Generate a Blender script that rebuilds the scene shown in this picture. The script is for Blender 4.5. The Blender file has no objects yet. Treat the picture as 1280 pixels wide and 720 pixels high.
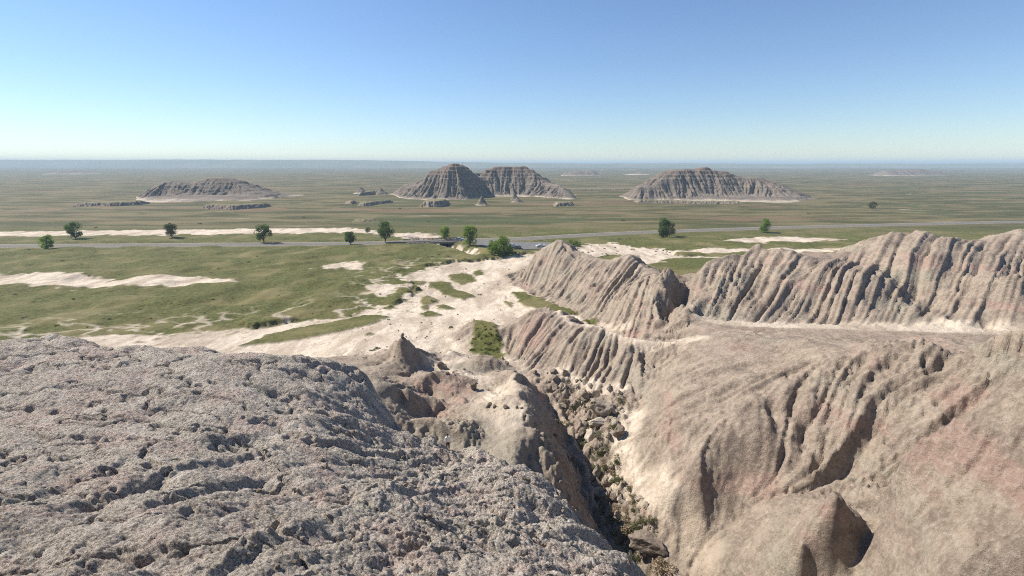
import bpy, math, random
import numpy as np
from mathutils import Vector

random.seed(7)
RS = np.random.RandomState(11)
C = bpy.context.scene.collection
sc = bpy.context.scene
R = math.radians

# ------------------------------------------------------------------ camera geometry
H = 38.0                                   # eye height above the wash
F = 623.0                                  # focal length in 1280-wide pixels
PITCH = math.atan((360 - 204.5) / F)
CP, SP = math.cos(PITCH), math.sin(PITCH)

def ray(px, py):
    u = (px - 640) / F; v = (360 - py) / F
    return (u, CP + v * SP, -SP + v * CP)

def at_z(px, py, z=0.0):
    r = ray(px, py); t = (z - H) / r[2]
    return (t * r[0], t * r[1], z)

def at_d(px, py, d):
    r = ray(px, py); t = d / r[1]
    return (t * r[0], d, H + t * r[2])

# ------------------------------------------------------------------ numpy noise
def _hash(ix, iy, s):
    h = (ix.astype(np.int64) * 374761393 + iy.astype(np.int64) * 668265263 + s * 974634777) & 0xffffffff
    h = ((h ^ (h >> 13)) * 1274126177) & 0xffffffff
    return (h ^ (h >> 16)) & 0xffffffff

def gnoise(x, y, s=0):
    ix = np.floor(x); iy = np.floor(y); fx = x - ix; fy = y - iy
    ix = ix.astype(np.int64); iy = iy.astype(np.int64)
    ux = fx * fx * fx * (fx * (fx * 6 - 15) + 10); uy = fy * fy * fy * (fy * (fy * 6 - 15) + 10)
    def g(a, b, dx, dy):
        t = _hash(a, b, s) * (2 * math.pi / 4294967296.0)
        return np.cos(t) * dx + np.sin(t) * dy
    n00 = g(ix, iy, fx, fy); n10 = g(ix + 1, iy, fx - 1, fy)
    n01 = g(ix, iy + 1, fx, fy - 1); n11 = g(ix + 1, iy + 1, fx - 1, fy - 1)
    return 1.5 * ((n00 * (1 - ux) + n10 * ux) * (1 - uy) + (n01 * (1 - ux) + n11 * ux) * uy)

def fbm(x, y, s=0, o=4, g=0.5):
    a = 1.0; r = 0.0
    for k in range(o):
        r = r + a * gnoise(x * 2 ** k + 17.3 * k, y * 2 ** k - 9.1 * k, s + k); a *= g
    return r

def worley(x, y, s=0):
    ix = np.floor(x).astype(np.int64); iy = np.floor(y).astype(np.int64)
    f1 = np.full(x.shape, 9.0); f2 = np.full(x.shape, 9.0)
    for a in (-1, 0, 1):
        for b in (-1, 0, 1):
            cx = ix + a; cy = iy + b
            h = _hash(cx, cy, s)
            px = cx + (h & 0xffff) / 65536.0; py = cy + (h >> 16) / 65536.0
            d = np.hypot(px - x, py - y)
            f2 = np.minimum(np.maximum(f1, d), f2); f1 = np.minimum(f1, d)
    return f1, f2

def sstep(a, b, x):
    t = np.clip((x - a) / (b - a), 0, 1)
    return t * t * (3 - 2 * t)

def sdf_poly(X, Y, P):
    """signed distance, positive inside"""
    P = np.array(P)[:, :2]; n = len(P)
    d = np.full(X.shape, 1e9); ins = np.zeros(X.shape, bool)
    for i in range(n):
        ax, ay = P[i]; bx, by = P[(i + 1) % n]
        ex, ey = bx - ax, by - ay
        t = np.clip(((X - ax) * ex + (Y - ay) * ey) / (ex * ex + ey * ey + 1e-9), 0, 1)
        d = np.minimum(d, (X - ax - t * ex) ** 2 + (Y - ay - t * ey) ** 2)
        c = ((ay > Y) != (by > Y)) & (X < (bx - ax) * (Y - ay) / ((by - ay) if by != ay else 1e-9) + ax)
        ins ^= c
    d = np.sqrt(d)
    return np.where(ins, d, -d)

def dist_line(X, Y, P):
    P = np.array(P)[:, :2]; d = np.full(X.shape, 1e9)
    for i in range(len(P) - 1):
        ax, ay = P[i]; bx, by = P[i + 1]
        ex, ey = bx - ax, by - ay
        t = np.clip(((X - ax) * ex + (Y - ay) * ey) / (ex * ex + ey * ey + 1e-9), 0, 1)
        d = np.minimum(d, (X - ax - t * ex) ** 2 + (Y - ay - t * ey) ** 2)
    return np.sqrt(d)

def resample(P, step):
    out = [P[0]]
    for a, b in zip(P[:-1], P[1:]):
        L = math.dist(a[:2], b[:2]); n = max(1, int(L / step))
        for k in range(1, n + 1):
            t = k / n
            out.append(tuple(a[i] + (b[i] - a[i]) * t for i in range(3)))
    return out

def rbf_fit(P):
    P = np.array(P, float)
    _, idx = np.unique(np.round(P[:, :2] / 0.4).astype(int), axis=0, return_index=True)
    P = P[idx]; n = len(P); S = 0.01
    D = np.hypot(P[:, None, 0] - P[None, :, 0], P[:, None, 1] - P[None, :, 1]) * S
    A = np.zeros((n + 1, n + 1))
    A[:n, :n] = -D + np.eye(n) * -2e-4 * 0; A[:n, n] = 1; A[n, :n] = 1
    A[:n, :n] -= np.eye(n) * -1e-3
    w = np.linalg.solve(A, np.append(P[:, 2], 0))
    return P, w, S

def rbf_eval(model, X, Y):
    P, w, S = model; sh = X.shape; x = X.ravel(); y = Y.ravel(); out = np.empty(len(x))
    px, py = P[:, 0], P[:, 1]
    for i in range(0, len(x), 20000):
        xs = x[i:i + 20000, None]; ys = y[i:i + 20000, None]
        out[i:i + 20000] = (-np.hypot(xs - px, ys - py) * S) @ w[:-1] + w[-1]
    return out.reshape(sh)

class Grid:
    def __init__(s, x0, x1, y0, y1, r):
        s.x0, s.y0, s.r = x0, y0, r
        s.nx = int((x1 - x0) / r) + 1; s.ny = int((y1 - y0) / r) + 1
        s.X, s.Y = np.meshgrid(x0 + np.arange(s.nx) * r, y0 + np.arange(s.ny) * r)
    def sample(s, A, x, y):
        fx = np.clip((x - s.x0) / s.r, 0, s.nx - 1.001); fy = np.clip((y - s.y0) / s.r, 0, s.ny - 1.001)
        ix = fx.astype(int); iy = fy.astype(int); fx = fx - ix; fy = fy - iy
        return ((A[iy, ix] * (1 - fx) + A[iy, ix + 1] * fx) * (1 - fy) +
                (A[iy + 1, ix] * (1 - fx) + A[iy + 1, ix + 1] * fx) * fy)

def blur(A, n):
    for _ in range(n):
        B = np.pad(A, 1, mode='edge')
        A = (B[:-2, 1:-1] + B[2:, 1:-1] + 2 * A) * 0.25
        B = np.pad(A, 1, mode='edge')
        A = (B[1:-1, :-2] + B[1:-1, 2:] + 2 * A) * 0.25
    return A

def lic(G, base, noises, steps, sm=4):
    """streaks of noise carried along the fall line of the surface: rills and flutes"""
    b = blur(base, sm)
    gy, gx = np.gradient(b, G.r)
    m = np.hypot(gx, gy) + 1e-4
    dx = (gx / m).astype(np.float32); dy = (gy / m).astype(np.float32)
    acc = [n.astype(np.float32).copy() for n in noises]; cnt = [1] * len(noises)
    jj, ii = np.mgrid[0:G.ny, 0:G.nx].astype(np.float32)
    for sgn in (1, -1):
        x = ii.copy(); y = jj.copy()
        for k in range(1, max(steps) + 1):
            xi = np.clip(x + 0.5, 0, G.nx - 1).astype(np.int32); yi = np.clip(y + 0.5, 0, G.ny - 1).astype(np.int32)
            x += sgn * dx[yi, xi] * 1.5; y += sgn * dy[yi, xi] * 1.5
            xi = np.clip(x + 0.5, 0, G.nx - 1).astype(np.int32); yi = np.clip(y + 0.5, 0, G.ny - 1).astype(np.int32)
            for q in range(len(noises)):
                if k <= steps[q]:
                    acc[q] += noises[q][yi, xi]
    out = [a / (a.std() + 1e-6) for a in acc]
    return out, m

# ------------------------------------------------------------------ control lines of the land
Z = lambda L: [at_z(*p) for p in L]
D = lambda L: [at_d(*p) for p in L]
pts = []
def line(P, step=2.2): pts.extend(resample(P, step))
def dots(P): pts.extend(P)

MOUND_EDGE = [(-900, 380, 30), (-400, 395, 34), (-200, 405, 34), (0, 428, 35), (80, 424, 36), (150, 440, 36), (230, 436, 37), (300, 452, 37), (370, 455, 38), (438, 469, 38), (451, 473, 38),
              (465, 482, 37), (474, 495, 36.5), (482, 507, 36), (493, 520, 35), (507, 542, 34), (514, 555, 33.5), (525, 560, 33), (537, 551, 34),
              (548, 551, 34), (556, 565, 32.5), (570, 572, 32), (580, 562, 33), (595, 558, 33), (610, 568, 32), (625, 576, 31), (640, 577, 30.5),
              (655, 582, 30), (667, 580, 29.5), (680, 590, 28.5), (700, 607, 27), (715, 632, 25.5), (735, 652, 24), (755, 670, 23),
              (765, 685, 22.3), (780, 695, 22), (800, 710, 21.3), (830, 745, 20), (900, 800, 18), (1000, 880, 15)]
line(D(MOUND_EDGE), 1.5)
for row in ([(-600, 520, 22), (-300, 520, 24), (0, 530, 24), (250, 540, 24), (438, 560, 25), (520, 600, 24), (600, 620, 24), (680, 650, 21), (740, 690, 19)],
            [(-600, 650, 13), (-300, 650, 14), (0, 650, 14), (250, 660, 14), (438, 650, 16), (560, 680, 16.5), (640, 690, 17), (720, 720, 17)],
            [(-500, 720, 10), (-200, 720, 11), (200, 720, 11), (438, 720, 11.5), (560, 720, 13), (640, 720, 14), (740, 725, 16)]):
    line(D(row), 3)
dots([(0, 0, 36.3), (-6, 0, 36.3), (5, 0, 35.5), (0, -8, 37), (-20, 0, 36), (-45, 0, 35), (-45, 12, 31), (-70, 20, 29), (-90, 30, 27), (12, 2, 30), (20, 0, 22), (30, 0, 14), (14, 10, 24),
      (18, 16, 14), (24, 20, 8), (-5, 38.5, 11), (-13, 40.5, 12), (-22, 45, 13), (3, 36, 10.5), (7, 33, 8), (10, 30, 5.5), (13, 27, 4.5),
      (-35, 48, 12), (-50, 48, 12), (-70, 50, 11), (-95, 55, 11), (-130, 60, 10), (-35, 62, 5), (-60, 70, 4), (-90, 75, 4), (-40, 80, 2.5), (-60, 90, 2), (-90, 100, 2)])
for L in (
    # low hills before the pinnacle
    [(400, 446, 7), (438, 447, 7), (455, 449, 7), (470, 452, 7.5), (485, 452, 8), (500, 456, 7.5), (515, 463, 7)],
    [(438, 438, 4), (460, 438, 4), (475, 440, 4.5)],
    # pinnacle
    [(478, 445, 6), (486, 436, 7.6), (493, 428, 9.3), (498, 423, 10.4), (504, 421, 11.0), (510, 424, 10.2), (518, 433, 8.3), (530, 445, 6.6), (545, 456, 5.5)],
    [(470, 436, 3.2), (490, 424, 3.0), (505, 417, 2.6), (520, 424, 2.8), (540, 436, 3)],
    [(492, 452, 6.5), (507, 457, 5.6), (525, 459, 5.6), (538, 461, 5.5)],
    # fluted low ridge
    [(517, 477, 8.5), (530, 471, 8.6), (545, 469, 8.7), (560, 470, 8.5), (576, 471, 8)],
    [(518, 487, 7), (540, 494, 6), (560, 501, 6.5)], [(520, 466, 6), (550, 464, 5.8), (575, 462, 5.6)],
    # dark ridge
    [(455, 468, 12), (473, 470, 13), (490, 473, 12.8), (505, 480, 12), (520, 487, 11), (535, 492, 10), (550, 497, 9), (565, 505, 9.2), (580, 515, 9.5), (591, 522, 9.8)],
    [(458, 476, 12.6), (475, 486, 12.2), (490, 499, 11), (503, 510, 9.8), (515, 519, 8.8)], [(482, 483, 11.2), (500, 496, 9.6), (520, 509, 8.1), (535, 519, 7.6)],
    [(499, 434, 9.6), (493, 444, 8.2), (487, 454, 6.9)], [(506, 437, 7.4), (508, 448, 6.0)],
    [(478, 503, 10.5), (500, 515, 8.5), (520, 527, 7.5), (536, 529, 7.4), (546, 523, 7.3)],
    [(485, 512, 13), (496, 519, 13), (511, 516, 12.7), (525, 522, 11.5), (540, 531, 9.5)],
    [(505, 537, 10.5), (520, 538, 9.5), (535, 533, 8.5)],
    [(507, 543, 13), (520, 544, 12.8), (531, 541, 12.5), (540, 533, 12.6), (549, 527, 12.8), (562, 523, 12.8), (575, 528, 12.3), (585, 533, 11.6), (592, 540, 11)],
    [(530, 556, 10.5), (545, 560, 10.2), (560, 564, 10.2), (580, 558, 10), (592, 552, 10), (600, 545, 10.3)],
    # plateau and its crest above the gully
    [(580, 498, 8.3), (600, 500, 9), (620, 500, 9.5)], [(600, 520, 10), (620, 530, 10.3), (650, 530, 10.8)], [(605, 535, 10.5), (625, 550, 10.6), (645, 548, 11)],
    [(612, 468, 6.2), (625, 462, 7), (636, 458, 7.6), (645, 462, 8.6), (652, 478, 10), (657, 495, 11), (661, 512, 11.4), (667, 532, 11.4), (677, 548, 11), (688, 560, 10.3)],
    [(610, 480, 6.6), (625, 480, 7.6), (637, 495, 9.2)],
    [(688, 560, 10.3), (700, 590, 8.5), (712, 615, 7), (722, 640, 6)],
    # gully floor
    [(660, 466, 4.3), (672, 480, 3.6), (690, 505, 3), (708, 528, 2.4), (718, 548, 2), (725, 570, 1.4), (734, 610, 1.0), (746, 650, .6), (757, 672, .4), (775, 700, 0), (800, 735, -.5), (850, 790, -1)],
    # rubble floor beside it
    [(685, 474, 4.6), (705, 484, 4.8), (730, 500, 5.2), (760, 512, 6)], [(728, 520, 4.4), (745, 540, 4.3), (752, 570, 3.8), (757, 600, 3.2), (768, 625, 2.8), (785, 650, 2.6), (810, 685, 2.6), (835, 715, 2.6)],
    [(785, 530, 5.2), (775, 560, 4.6), (782, 585, 4.2), (797, 605, 3.8), (814, 622, 3.6), (842, 655, 3.4), (880, 700, 3), (950, 780, 3)],
    # ridge B
    [(633, 428, 3), (638, 412, 5.5), (655, 399, 8), (670, 391, 9.2), (684, 387.5, 9.9), (697, 389, 9.8), (705, 397, 9.5), (712, 403, 9.6), (723, 403, 10), (748, 408, 10.7), (773, 416, 11.1),
     (788, 422, 11), (804, 428, 11), (825, 427, 11.6), (842, 424, 12.2), (880, 420, 13.2), (930, 425, 14.2), (1000, 432, 15.6), (1080, 446, 17.2), (1200, 455, 20), (1400, 470, 23), (1800, 485, 26)],
    [(633, 440, 3), (642, 453, 4), (662, 463, 4.6), (680, 459, 5), (698, 461, 5), (715, 468, 5.4), (729, 475, 5.8), (750, 481, 6.2), (773, 485, 6.6), (790, 488, 7.2), (800, 496, 6.8), (800, 510, 6.2), (790, 525, 5.5)],
    # right slope
    [(842, 450, 12), (842, 480, 11.2), (842, 520, 9.9), (842, 560, 8.6), (842, 600, 7.2), (842, 630, 5.6)],
    [(890, 448, 13.4), (885, 485, 12.6), (875, 540, 11)],
    [(872, 668, 3.8), (925, 605, 7.5), (985, 562, 10.6), (1050, 528, 13.5), (1130, 492, 16.4), (1230, 474, 18.6)],
    [(880, 585, 9), (925, 520, 12.6), (980, 482, 14.8), (1035, 452, 16.6)],
    [(950, 735, 6.5), (1000, 650, 12.5), (1060, 582, 16.8), (1140, 532, 20), (1240, 494, 22.6), (1400, 478, 24.6)],
    [(950, 790, 3), (1050, 710, 8.5), (1150, 630, 13), (1270, 570, 17.5), (1400, 530, 21)],
    [(1100, 800, 9), (1200, 700, 17), (1350, 620, 22.5), (1500, 560, 25)],
    # ridge C: crest
    [(642, 347, .6), (650, 340, 2.5), (659, 331, 5), (669, 317, 8.8), (682, 305, 12.6), (694, 298.5, 14.6), (700, 300, 14.6), (709, 311, 12.6), (719, 319, 11.3), (728, 321, 11.1), (744, 324, 11),
     (757, 325, 11.4), (773, 321, 13), (786, 315.5, 14.4), (794, 318, 14.2), (800, 326, 13), (808, 342, 11.4), (813, 341, 14), (821, 337, 16), (832, 331, 17.3), (842, 328, 18), (870, 333, 17),
     (900, 322, 18.5), (940, 302, 21), (980, 310, 20), (1030, 325, 18.5), (1080, 305, 21), (1140, 285, 24), (1200, 300, 22), (1280, 290, 24), (1400, 300, 22), (1500, 310, 20), (1800, 320, 18)],
    [(644, 352, .3), (655, 355, .5), (670, 362, .7), (690, 372, 1.1), (713, 383, 1.6), (735, 393, 2.3), (750, 403, 3.3), (762, 413, 4.6), (775, 422, 6.4), (790, 427, 8.6)],
    [(821, 337, 16), (831, 352, 14.6), (829, 372, 12.6), (822, 395, 10.9), (812, 420, 9.3)],
    [(858, 365, 10.4), (842, 388, 9.6), (828, 407, 9.1), (812, 426, 8.9)],
    [(880, 345, 15.6), (870, 375, 13.2), (860, 402, 11.6)], [(900, 370, 13.8), (903, 390, 12.2)], [(940, 330, 17.5), (950, 374, 13.4)], [(1010, 350, 17), (1020, 382, 13.2)],
    [(1080, 340, 19), (1090, 382, 13.6)], [(1140, 320, 21), (1150, 380, 14)], [(1280, 330, 22), (1290, 380, 15)],
    [(858, 394, 10.8), (900, 402, 11.4), (980, 405, 11.6), (1100, 408, 12), (1250, 410, 13), (1400, 415, 14)],
    # knoll with grass, fluted little mound before it
    [(586, 406, 4.2), (592, 403, 5), (600, 402, 5.4), (612, 406, 5.2), (622, 417, 4.6), (629, 430, 3.6)],
    [(560, 425, 2.2), (575, 445, 3.2), (605, 450, 3), (632, 447, 3.2)], [(572, 402, 1), (590, 397, 1), (610, 396, 1), (632, 412, 1.6)],
    [(592, 452, 5.2), (600, 447, 6.6), (610, 446, 6.9), (619, 450, 6.3), (627, 461, 5)], [(595, 467, 5), (612, 469, 5)],
    [(555, 440, 3.9), (566, 436, 4.3), (573, 441, 4.1), (578, 447, 3.6)],
):
    line(Z(L))
for x, y, z in [(450, 380, .8), (500, 400, 1.2), (560, 400, 1), (600, 380, .6), (620, 350, .3), (640, 365, .5), (640, 395, 1), (560, 425, 2), (540, 442, 3.6), (460, 430, 3), (440, 425, 2.5), (480, 415, 2),
                (570, 457, 4.6), (628, 452, 3.6), (665, 360, .5), (700, 380, .9), (728, 397, 1.9), (660, 380, .8), (672, 387, 1.5)]:
    dots([at_z(x, y, z)])
dots([(38, 152, 2.5), (46, 130, 3.5), (60, 138, 3), (100, 140, 4), (140, 145, 5), (190, 150, 5), (30, 165, 1.5), (20, 178, .5), (8, 182, .2)])
for x in range(-200, 241, 40):
    for y in (188, 205): dots([(x, y, 0)])
for x in range(-200, -39, 40):
    for y in (120, 140, 160): dots([(x, y, .6)])

# ------------------------------------------------------------------ height grid
G = Grid(-200, 240, -9, 213, 0.27)
Gc = Grid(-202, 242, -11, 215, 0.7)
model = rbf_fit(pts)
hc = rbf_eval(model, Gc.X, Gc.Y)
def up(g, x, y): return Gc.sample(g, x, y)
wx = G.X + 0.9 * fbm(G.X / 6, G.Y / 6, 3, 3); wy = G.Y + 0.9 * fbm(G.X / 6 + 40, G.Y / 6, 5, 3)
flat = sstep(182, 198, G.Y)
h = up(hc, wx, wy)
h = blur(h, 1) * (1 - flat)
n1 = gnoise(G.X / 3.2, G.Y / 3.2, 21); n2 = gnoise(G.X / 1.35, G.Y / 1.35, 22); n0 = gnoise(G.X / 7.5, G.Y / 7.5, 23); n3 = gnoise(G.X / .62, G.Y / .62, 24)
(l0, l1, l2, l3), slope = lic(G, h, (n0, n1, n2, n3), (44, 50, 44, 26), 8)
mid = sstep(-30, -22, G.X) * sstep(-3, -7, G.X) * sstep(52, 56, G.Y) * sstep(96, 88, G.Y)
ss = np.maximum(sstep(0.12, 0.5, slope), mid * sstep(.07, .35, slope))
nearm = 1 - sstep(24, 40, G.Y + 0.25 * np.abs(np.minimum(G.X + 10, 0)))       # crumbly mound keeps weaker flutes
mound_poly = [(p[0], p[1]) for p in D(MOUND_EDGE)] + [(60, -20), (-160, -20)]
msd = sdf_poly(G.X, G.Y, mound_poly)
crumb = sstep(-1.2, 0.6, msd)
KN = [at_z(a, b, 4.2)[:2] for a, b in [(592, 403), (602, 402), (613, 406), (621, 416), (629, 428), (631, 439), (622, 446), (610, 444), (598, 438), (586, 432), (590, 416)]]
amp = ss * (1 - 0.72 * crumb) * (1 - .75 * sstep(-1, 1.5, sdf_poly(G.X, G.Y, KN)))
mz = 1 - .5 * sstep(-34, -26, G.X) * sstep(9, 5, G.X) * sstep(46, 50, G.Y) * sstep(98, 90, G.Y)
tame = mz * (1 - 0.72 * sstep(10, 14, G.X) * (1 - sstep(64, 70, G.Y)) * (1 - sstep(24, 32, G.X)))     # the right slope is smoother
def gul(l, c=1.1): return (np.minimum(np.abs(l), c) / c) ** .62 - .75          # round spurs, sharp gullies
FLS = np.zeros(G.X.shape); FLV = np.zeros(G.X.shape); FLW = np.zeros(G.X.shape)
def face(crest, base, n, off):
    def arc(L, e=1.):
        P = np.array([at_z(*p)[:2] for p in L]); d = np.concatenate([[0], np.cumsum(np.hypot(*np.diff(P, axis=0).T))])
        t = np.linspace(0, 1, n) ** e * d[-1]; return np.stack([np.interp(t, d, P[:, 0]), np.interp(t, d, P[:, 1])], 1), d[-1]
    A, la = arc(crest); B, lb = arc(base, 1.32); S = np.linspace(0, (la + lb) / 2, n) + off
    for v in np.linspace(0, 1, 170):
        p = A * (1 - v) + B * v
        ix = ((p[:, 0] - G.x0) / G.r + .5).astype(int); iy = ((p[:, 1] - G.y0) / G.r + .5).astype(int)
        np.add.at(FLS, (iy, ix), S); np.add.at(FLV, (iy, ix), v); np.add.at(FLW, (iy, ix), 1)
face([(645, 346, .6), (650, 340, 2.5), (659, 331, 5), (669, 317, 8.8), (682, 305, 12.6), (694, 298.5, 14.6), (700, 300, 14.6), (709, 311, 12.6), (719, 319, 11.3), (728, 321, 11.1), (744, 324, 11), (757, 325, 11.4), (773, 321, 13), (786, 315.5, 14.4), (800, 326, 13), (808, 342, 11.4), (813, 341, 14), (821, 337, 16)],
     [(644, 352, .3), (655, 355, .5), (670, 362, .7), (690, 372, 1.1), (713, 383, 1.6), (735, 393, 2.3), (750, 403, 3.3), (762, 413, 4.6), (775, 422, 6.4), (790, 427, 8.6), (812, 424, 9.2)], 900, 0)
face([(638, 412, 5.5), (655, 399, 8), (670, 391, 9.2), (684, 387.5, 9.9), (697, 389, 9.8), (705, 397, 9.5), (712, 403, 9.6), (723, 403, 10), (748, 408, 10.7), (773, 416, 11.1), (788, 422, 11), (804, 428, 11)],
     [(633, 440, 3), (642, 453, 4), (662, 463, 4.6), (680, 459, 5), (698, 461, 5), (715, 468, 5.4), (729, 475, 5.8), (750, 481, 6.2), (773, 485, 6.6), (790, 488, 7.2), (800, 496, 6.8)], 600, 200)
face([(842, 328, 18), (870, 333, 17), (900, 322, 18.5), (940, 302, 21), (980, 310, 20), (1030, 325, 18.5), (1080, 305, 21), (1140, 285, 24), (1200, 300, 22), (1280, 290, 24), (1400, 300, 22)],
     [(850, 392, 10.4), (900, 402, 11.4), (980, 405, 11.6), (1100, 408, 12), (1250, 410, 13), (1400, 415, 14)], 1500, 400)
fm = (FLW > 0).astype(float); Fs = FLS / np.maximum(FLW, 1); Fv = FLV / np.maximum(FLW, 1)
fb = np.clip(blur(fm, 3) * 1.6 - .5, 0, 1) * fm
wob = .35 * gnoise(G.X / 5, G.Y / 5, 130) + .5 * gnoise(Fv * 2.2, Fs / 9, 131)
fq = lambda w_, s_: np.abs(gnoise(Fs / w_ + wob / w_, Fs * 0 + .37 + Fv * .55, s_)) / .36
fv = .55 + .6 * sstep(-.5, .5, gnoise(Fs / 14, Fs * 0 + .7, 135))
fl = 1.25 * fv * gul(fq(3.6, 132), 1.5) + 1.0 * gul(fq(1.6, 133), 1.4) + .6 * gul(fq(.75, 134), 1.3)
fa = fb * np.clip(Fv * (1 - Fv) * 5.5, 0, 1) ** .6
lk = 1 - .72 * fb
h2 = h + fa * fl + lk * amp * (1.2 * gul(l0, 1.5) * tame + 2.4 * gul(l1, 1.4) * tame * (.6 + .4 * sstep(-.5, .5, fbm(G.X / 20, G.Y / 20, 29, 2))) + (.1 + .9 * tame) * (1.8 * gul(l2, 1.2) + .62 * gul(l3, 1.2)))
h2 = h2 + 2.6 * sstep(24, 40, G.X) * sstep(150, 110, G.Y) * fbm(G.X / 26, G.Y / 26, 35, 3) * sstep(.05, .3, slope)
h2 = h2 + ss * 0.12 * fbm(G.X / 2.0, G.Y / 2.0, 31, 3) + (1 - ss) * 0.05 * fbm(G.X / 3.0, G.Y / 3.0, 33, 3)

PK = [at_z(*p)[:2] for p in [(494, 428, 9.3), (499, 423.5, 10.4), (504, 421, 11), (509, 424, 10.2)]]
pd = dist_line(G.X, G.Y, PK) * (1 + .18 * gnoise(G.X / 1.1, G.Y / 1.1, 37))
h2 = h2 + 1.0 * np.exp(-(pd / 1.25) ** 4)
sp_ = np.exp(-(np.hypot(G.X + 6.5, G.Y - 43.9) / 2.3) ** 4); h2 = h2 * (1 - sp_) + 10.45 * sp_
# ------------------------------------------------------------------ cover masks (world grid)
M = Grid(-340, 420, -9, 340, 0.5)
P0 = lambda L, z=0: [at_z(a, b, z)[:2] for a, b in L]
BARE = P0([(-700, 470), (-300, 462), (0, 440), (250, 422), (438, 400), (467, 388), (490, 391), (516, 376), (524, 366), (515, 359), (497, 351), (510, 343), (526, 338),
           (545, 333), (561, 331), (586, 325), (618, 323), (650, 318), (690, 314), (720, 308), (760, 305), (800, 311), (842, 314), (842, 321), (1000, 322), (1300, 324), (1800, 330)]) + [(900, -60), (-900, -60)]
wn = fbm(M.X / 7, M.Y / 7, 41, 5, .6)
wn2 = fbm(M.X / 2.5, M.Y / 2.5, 47, 3, .6)
sdb = sdf_poly(M.X, M.Y, BARE)
bare_edge = -sdb + 2.3 * wn + .8 * wn2
grass = sstep(-0.5, 0.5, bare_edge)
tuft = sstep(.50, .75, fbm(M.X / 2.2, M.Y / 3.5, 151, 3, .7) + .35 * fbm(M.X / 12, M.Y / 12, 153, 2)) * sstep(-16, -1, bare_edge) * .8
grass = np.maximum(grass, tuft)
PATCH = [
    ([(514, 353), (520, 350), (530, 351), (533, 354), (526, 357), (517, 357)], .2),
    ([(534, 352), (548, 350), (562, 351), (566, 360), (585, 364), (592, 370), (580, 375), (562, 371), (548, 363), (537, 358)], .3),
    ([(560, 342), (578, 339), (590, 343), (598, 349), (577, 354), (563, 349)], .3),
    ([(590, 338), (602, 336), (604, 343), (594, 344)], .3),
    ([(526, 371), (534, 369), (545, 373), (547, 377), (534, 381), (526, 378)], .6),
    ([(543, 382), (552, 380), (563, 382), (567, 386), (556, 388), (545, 386)], .6),
    ([(526, 393), (534, 389), (545, 390), (551, 394), (541, 397), (528, 396)], .9),
    ([(527, 384), (533, 381), (538, 384), (532, 387)], .7),
    ([(455, 419), (464, 416), (474, 418), (466, 422), (457, 422)], 2),
    ([(438, 397), (455, 394), (480, 393), (487, 397), (476, 402), (462, 408), (438, 415), (380, 428), (300, 436), (330, 420)], 1),
    ([(642, 364), (655, 362), (672, 370), (690, 377), (706, 386), (722, 393), (705, 397), (690, 389), (668, 389), (655, 383), (648, 374)], .8),
    ([(725, 395), (738, 396), (746, 402), (738, 404), (728, 401)], 2.2),
    ([(626, 375), (634, 374), (641, 380), (640, 386), (630, 383)], .6),
    ([(592, 403), (602, 402), (613, 406), (621, 416), (629, 428), (631, 439), (622, 446), (610, 444), (598, 438), (586, 432), (590, 416)], 4.2),
    ([(740, 322), (760, 318), (776, 319), (785, 325), (750, 330)], 0),
    ([(806, 330), (842, 322), (900, 322), (960, 326), (960, 345), (842, 345)], 0),
    ([(736, 312), (750, 308), (762, 309), (755, 313)], 0),
]
patches = np.zeros_like(grass)
for P, z in PATCH:
    patches = np.maximum(patches, sstep(-0.35, 0.35, sdf_poly(M.X, M.Y, P0(P, z)) + 0.9 * wn + .5 * wn2))
pn = sstep(-.5, .6, fbm(M.X / 16, M.Y / 16, 57, 3))
plateau = (.25 + .75 * pn) * sstep(0.0, 1., (bare_edge - 0.2) / (1.0 + 7 * (1 - pn))) * sstep(340, 200, M.Y)        # the meadow stands a step above the wash
grass = np.maximum(grass, patches)
WASH = [
    [(-500, 296), (0, 290), (250, 287), (438, 285), (455, 286), (472, 290), (492, 292.5), (525, 291.5), (542, 293), (550, 299), (536, 301.5), (505, 299), (490, 296), (470, 294), (438, 291), (250, 294), (0, 297), (-500, 304)],
    [(545, 301), (566, 304), (580, 307), (597, 313), (590, 315.5), (572, 311), (560, 308)],
    [(438, 330), (449, 330), (454, 334), (450, 339), (438, 340), (400, 340), (410, 331)],
    [(470, 362), (485, 361), (497, 362), (493, 368), (480, 373), (466, 372), (455, 369)],
    [(720, 309), (745, 304.5), (770, 304), (790, 309), (842, 313), (1000, 312), (1300, 310), (1300, 314), (1000, 317), (842, 317.5), (790, 317), (725, 316)],
    [(784, 322), (800, 319), (812, 324), (830, 327), (812, 330), (795, 328)],
    [(-200, 350), (60, 345), (150, 352), (230, 348), (300, 356), (180, 364), (0, 362)],
    [(900, 300), (980, 297), (1060, 300), (1000, 304), (920, 304)],
]
wash = np.zeros_like(grass)
for P in WASH:
    wash = np.maximum(wash, sstep(-0.6, 0.8, sdf_poly(M.X, M.Y, P0(P)) + 3.0 * wn + 1.2 * wn2))
grass = grass * (1 - wash)
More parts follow.
